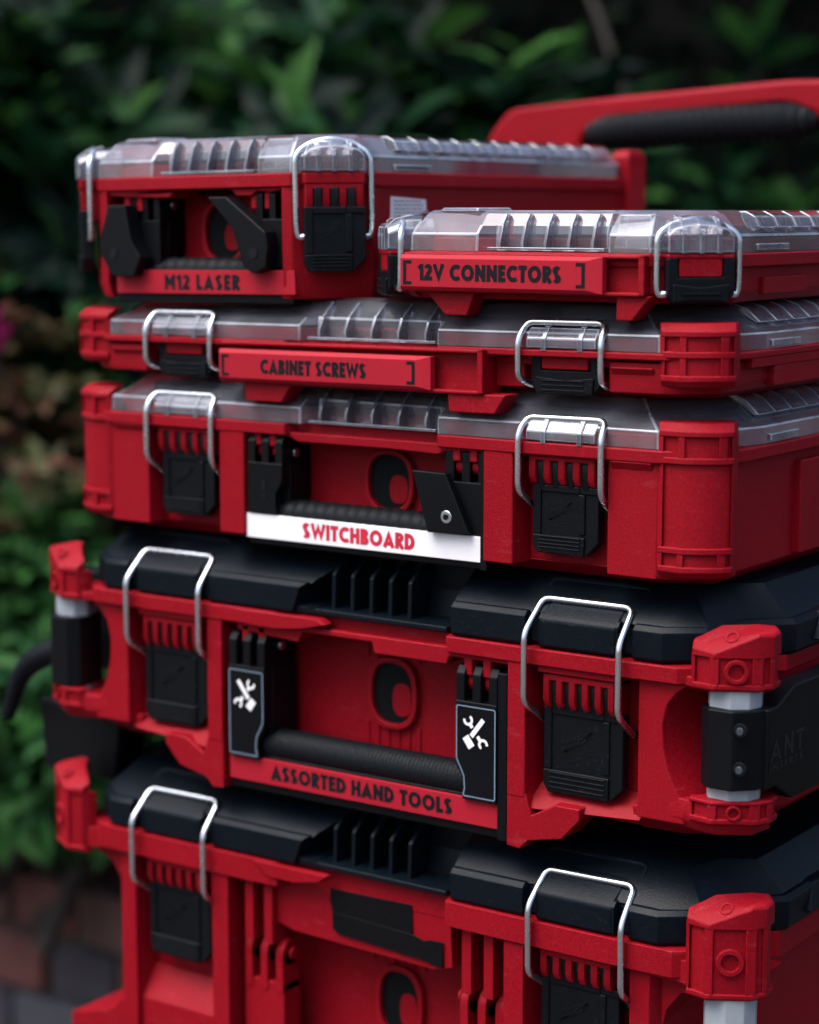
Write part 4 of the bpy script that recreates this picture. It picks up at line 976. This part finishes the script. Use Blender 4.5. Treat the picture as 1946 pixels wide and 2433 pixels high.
MB().rings([[(x + 13, y - 20, z + 320) for x, y, z in r_] for r_ in (((-72, 40, -352), (-72, 70, -352), (10, 70, -352), (10, 40, -352)), ((-66, 40, -404), (-66, 70, -404), (2, 70, -404), (2, 40, -404)))]).build('holder_box', 'print', bh, bevel=3)
MB().box(-44, -20, 24, 44, -36, 20).build('holder_bracket', 'print', bh, bevel=2)
hk = fillet([(-20 + 13, 30 - 20, -306 + 320), (-52 + 13, 30 - 20, -314 + 320), (-78 + 13, 30 - 20, -330 + 320), (-93 + 13, 30 - 20, -366 + 320)], 24, 8)
MB().tube(hk, 8, 12, [9 - 3.5 * (i / (len(hk) - 1)) ** 3 for i in range(len(hk))]).build('hook', 'rubber', bh, smooth=60)

# ================================================================== PLANTS
def leaf_mesh(name, leaves, mat, parent=None, fold=.18, at=(0, 0, 0)):
    """leaves: list of (base, direction, normal, length, width) in metres"""
    n = len(leaves); V = np.zeros((n, 8, 3)); F = []
    prof = [(0.0, 0.02), (.35, .46), (.7, .42), (1.0, .0)]
    B = np.array([l[0] for l in leaves]); Dv = np.array([l[1] for l in leaves]); Nv = np.array([l[2] for l in leaves]); L = np.array([l[3] for l in leaves])[:, None]; Wd = np.array([l[4] for l in leaves])[:, None]
    Dv /= np.linalg.norm(Dv, axis=1)[:, None]; S = np.cross(Dv, Nv); S /= (np.linalg.norm(S, axis=1)[:, None] + 1e-9); U = np.cross(S, Dv)
    V[:, 0] = B
    V[:, 1] = B + Dv * L * .35 - U * L * .02; V[:, 2] = B + Dv * L * .7 - U * L * .07; V[:, 3] = B + Dv * L - U * L * .18
    V[:, 4] = B + Dv * L * .3 + S * Wd * .46 + U * Wd * fold; V[:, 5] = B + Dv * L * .68 + S * Wd * .44 + U * (Wd * fold - L * .06)
    V[:, 6] = B + Dv * L * .3 - S * Wd * .46 + U * Wd * fold; V[:, 7] = B + Dv * L * .68 - S * Wd * .44 + U * (Wd * fold - L * .06)
    q = np.array([[0, 4, 1, 1], [1, 4, 5, 2], [2, 5, 3, 3], [0, 1, 6, 6], [1, 2, 7, 6], [2, 3, 7, 7]])
    me = bpy.data.meshes.new(name); faces = []
    for i in range(n):
        o = i * 8
        faces += [(o, o + 4, o + 1), (o + 1, o + 4, o + 5, o + 2), (o + 2, o + 5, o + 3), (o, o + 1, o + 6), (o + 1, o + 2, o + 7, o + 6), (o + 2, o + 3, o + 7)]
    me.from_pydata(V.reshape(-1, 3).tolist(), [], faces); me.materials.append(M[mat])
    me.polygons.foreach_set('use_smooth', [True] * len(me.polygons))
    ob = bpy.data.objects.new(name, me); COL.objects.link(ob); ob.location = at
    if parent: ob.parent = parent
    return ob
def shrub(name, label, pos, rad, nclus, leaf, mat, group, seed, whorl=8, stems=5, face=None, cat='shrub'):
    rnd = random.Random(seed); t = bpy.data.objects.new(name, None); COL.objects.link(t); t.location = pos
    tag(t, label, cat, group)
    lv = []; L, Wd = leaf
    tips = []
    for i in range(nclus):
        th = rnd.uniform(0, 2 * math.pi); ph = math.acos(rnd.uniform(-.25, 1)); rr = rnd.uniform(.45, 1.0) ** .6
        bump = 1 + .18 * math.sin(3 * th + seed) * math.sin(2 * ph + seed)
        dirv = Vector((math.sin(ph) * math.cos(th), math.sin(ph) * math.sin(th), math.cos(ph)))
        p = Vector((dirv.x * rad[0], dirv.y * rad[1], dirv.z * rad[2] + rad[2] * .9)) * 1.0
        p = Vector((p.x * rr * bump, p.y * rr * bump, rad[2] * .9 + (p.z - rad[2] * .9) * rr * bump))
        tips.append(p)
        ax = (dirv + Vector((rnd.gauss(0, .3), rnd.gauss(0, .3), .6 + rnd.gauss(0, .2)))).normalized()
        s1 = ax.orthogonal().normalized(); s2 = ax.cross(s1)
        nw = max(3, int(rnd.gauss(whorl, 1.5)))
        for k in range(nw):
            a = 2 * math.pi * (k + rnd.random() * .5) / nw; up = rnd.uniform(.05, .9)
            dv = (s1 * math.cos(a) + s2 * math.sin(a) + ax * up).normalized()
            lv.append((p - ax * rnd.uniform(0, .03), dv, ax + Vector((rnd.gauss(0, .25), rnd.gauss(0, .25), rnd.gauss(0, .25))), L * rnd.uniform(.65, 1.15), Wd * rnd.uniform(.7, 1.15)))
    leaf_mesh('foliage', lv, mat, t)
    for k in range(stems):
        tp_ = tips[k * len(tips) // stems]
        b0 = Vector((rnd.gauss(0, .06), rnd.gauss(0, .06), -.02)); md = b0 * .4 + tp_ * .5 + Vector((rnd.gauss(0, .06), rnd.gauss(0, .06), .05))
        mb_ = _MB(); pa = fillet([b0 * 1000, md * 1000, tp_ * 1000], 200, 5); mb_.tube(pa, 8, 7, [13 - 9 * i / (len(pa) - 1) for i in range(len(pa))]); mb_.build('stem', 'bark', t, smooth=60)
    return t
def bgp(px, py, Dist):
    """a point of the garden along a line of sight, used to lay out planting positions"""
    v = cd + cr * ((px - 973) / 5000) - cu * ((py - 1216.5) / 5000)
    return Vector((1.01007, -1.03591, 0)) + v * Dist
bedz = -.835
G1 = 'rhododendrons at the back of the bed'
def put(px, Dist, z=bedz):
    p = bgp(px, 600, Dist); return (p.x, p.y, z)
# dense dark hedge behind everything
hrnd = random.Random(5); lv = []
hed = bpy.data.objects.new('hedge', None); COL.objects.link(hed); tag(hed, 'tall dense dark evergreen hedge closing the garden behind the shrubs', 'hedge')
hc = bgp(973, 600, 4.3); hed.location = (hc.x, hc.y, bedz); hed.rotation_euler = (0, 0, YAW)
for i in range(24000):
    x = hrnd.uniform(-4.0, 4.4); z = hrnd.uniform(0, 3.1); y = hrnd.gauss(0, .12) - .1 * math.sin(x * 3 + z * 2) - .08 * math.sin(z * 5)
    dv = Vector((hrnd.gauss(0, 1), hrnd.gauss(-.6, .7), hrnd.gauss(.1, .8)))
    lv.append((Vector((x, y, z)), dv.normalized(), Vector((hrnd.gauss(0, .6), -.6, 1)), hrnd.uniform(.05, .10), hrnd.uniform(.025, .045)))
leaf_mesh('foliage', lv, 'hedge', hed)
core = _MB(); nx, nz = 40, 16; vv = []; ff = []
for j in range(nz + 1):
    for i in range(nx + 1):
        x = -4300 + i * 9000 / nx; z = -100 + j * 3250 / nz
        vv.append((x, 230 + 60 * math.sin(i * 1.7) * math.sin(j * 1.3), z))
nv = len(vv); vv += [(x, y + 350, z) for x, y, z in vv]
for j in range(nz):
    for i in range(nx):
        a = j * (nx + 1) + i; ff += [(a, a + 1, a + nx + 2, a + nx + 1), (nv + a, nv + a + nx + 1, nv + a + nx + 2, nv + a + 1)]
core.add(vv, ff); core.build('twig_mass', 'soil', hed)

SH = [
 ('broad leaved rhododendron behind the left top box, tallest at the left', 330, 2.95, (.42, .34, .62), 210, (.135, .034), 11),
 ('broad leaved rhododendron with bright upright leaf whorls above the small boxes', 900, 2.75, (.40, .30, .58), 230, (.14, .036), 12),
 ('shadowed rhododendron behind the pull handle', 1500, 3.2, (.46, .34, .55), 110, (.12, .032), 13),
 ('rhododendron at the far right behind the shallow top box', 2050, 3.0, (.36, .3, .50), 80, (.12, .032), 14),
 ('rhododendron at the far left edge beside the flower', -120, 2.75, (.32, .28, .60), 170, (.125, .034), 15),
]
for lb, px, Dd, rd, nc, lf, sd in SH:
    shrub('rhododendron', lb, put(px, Dd), rd, nc, lf, 'rhodo', G1, sd)
shrub('azalea', 'small leaved azalea with rusty leaves at the left of the stack', put(60, 2.55), (.26, .24, .40), 420, (.045, .022), 'rusty', None, 21, whorl=7)
for lb, px, Dd, rd, nc, sd in [('bright green fern clump beside the lower left post', 170, 2.42, (.22, .18, .24), 330, 31), ('bright green ground cover at the left edge above the brick wall', -60, 2.38, (.20, .17, .26), 300, 32), ('green ground cover spilling over the brick wall behind the stack', 420, 2.45, (.24, .18, .20), 280, 33)]:
    shrub('ground_cover_plant', lb, put(px, Dd, bedz), rd, nc, (.075, .022), 'fern', 'low green plants along the wall', sd, whorl=7, stems=3, cat='plant')
# magenta flower at the left edge
fp_ = bgp(-33, 782, 2.25); fl = bpy.data.objects.new('flower', None); COL.objects.link(fl); fl.location = fp_; tag(fl, 'magenta flower at the left edge of the garden', 'flower')
pt = []
for k in range(14):
    a = 2 * math.pi * k / 7; dv = Vector((math.cos(a) * .82 + .2, math.cos(a) * .57 - .3, math.sin(a) * 1.1)); pt.append((Vector((0, 0, 0)), dv.normalized(), Vector((.5, -.8, .2)), .030, .022))
leaf_mesh('petals', pt, 'petal', fl)
_MB().tube([(0, 0, 0), (-10, 30, -50), (-40, 90, -120)], 1.8, 6).build('stem', 'bark', fl)
# bare branches in the upper right
for lb, pts_, r_ in [('bare brown branch rising above the pull handle', [(1385, -60, 2.9), (1440, 90, 2.85), (1500, 260, 2.85), (1510, 480, 2.9), (1480, 900, 3.0)], 6)]:
    P = [bgp(*p) for p in pts_]; o0 = P[-1]
    br = _MB(); pa = fillet([(p - o0) * 1000 for p in P], 60, 4); br.tube(pa, r_, 8, [r_ * (.6 + .6 * i / len(pa)) for i in range(len(pa))])
    ob = br.build('branch', 'bark', None, at=o0 * 1000, smooth=60); tag(ob, lb, 'branch')
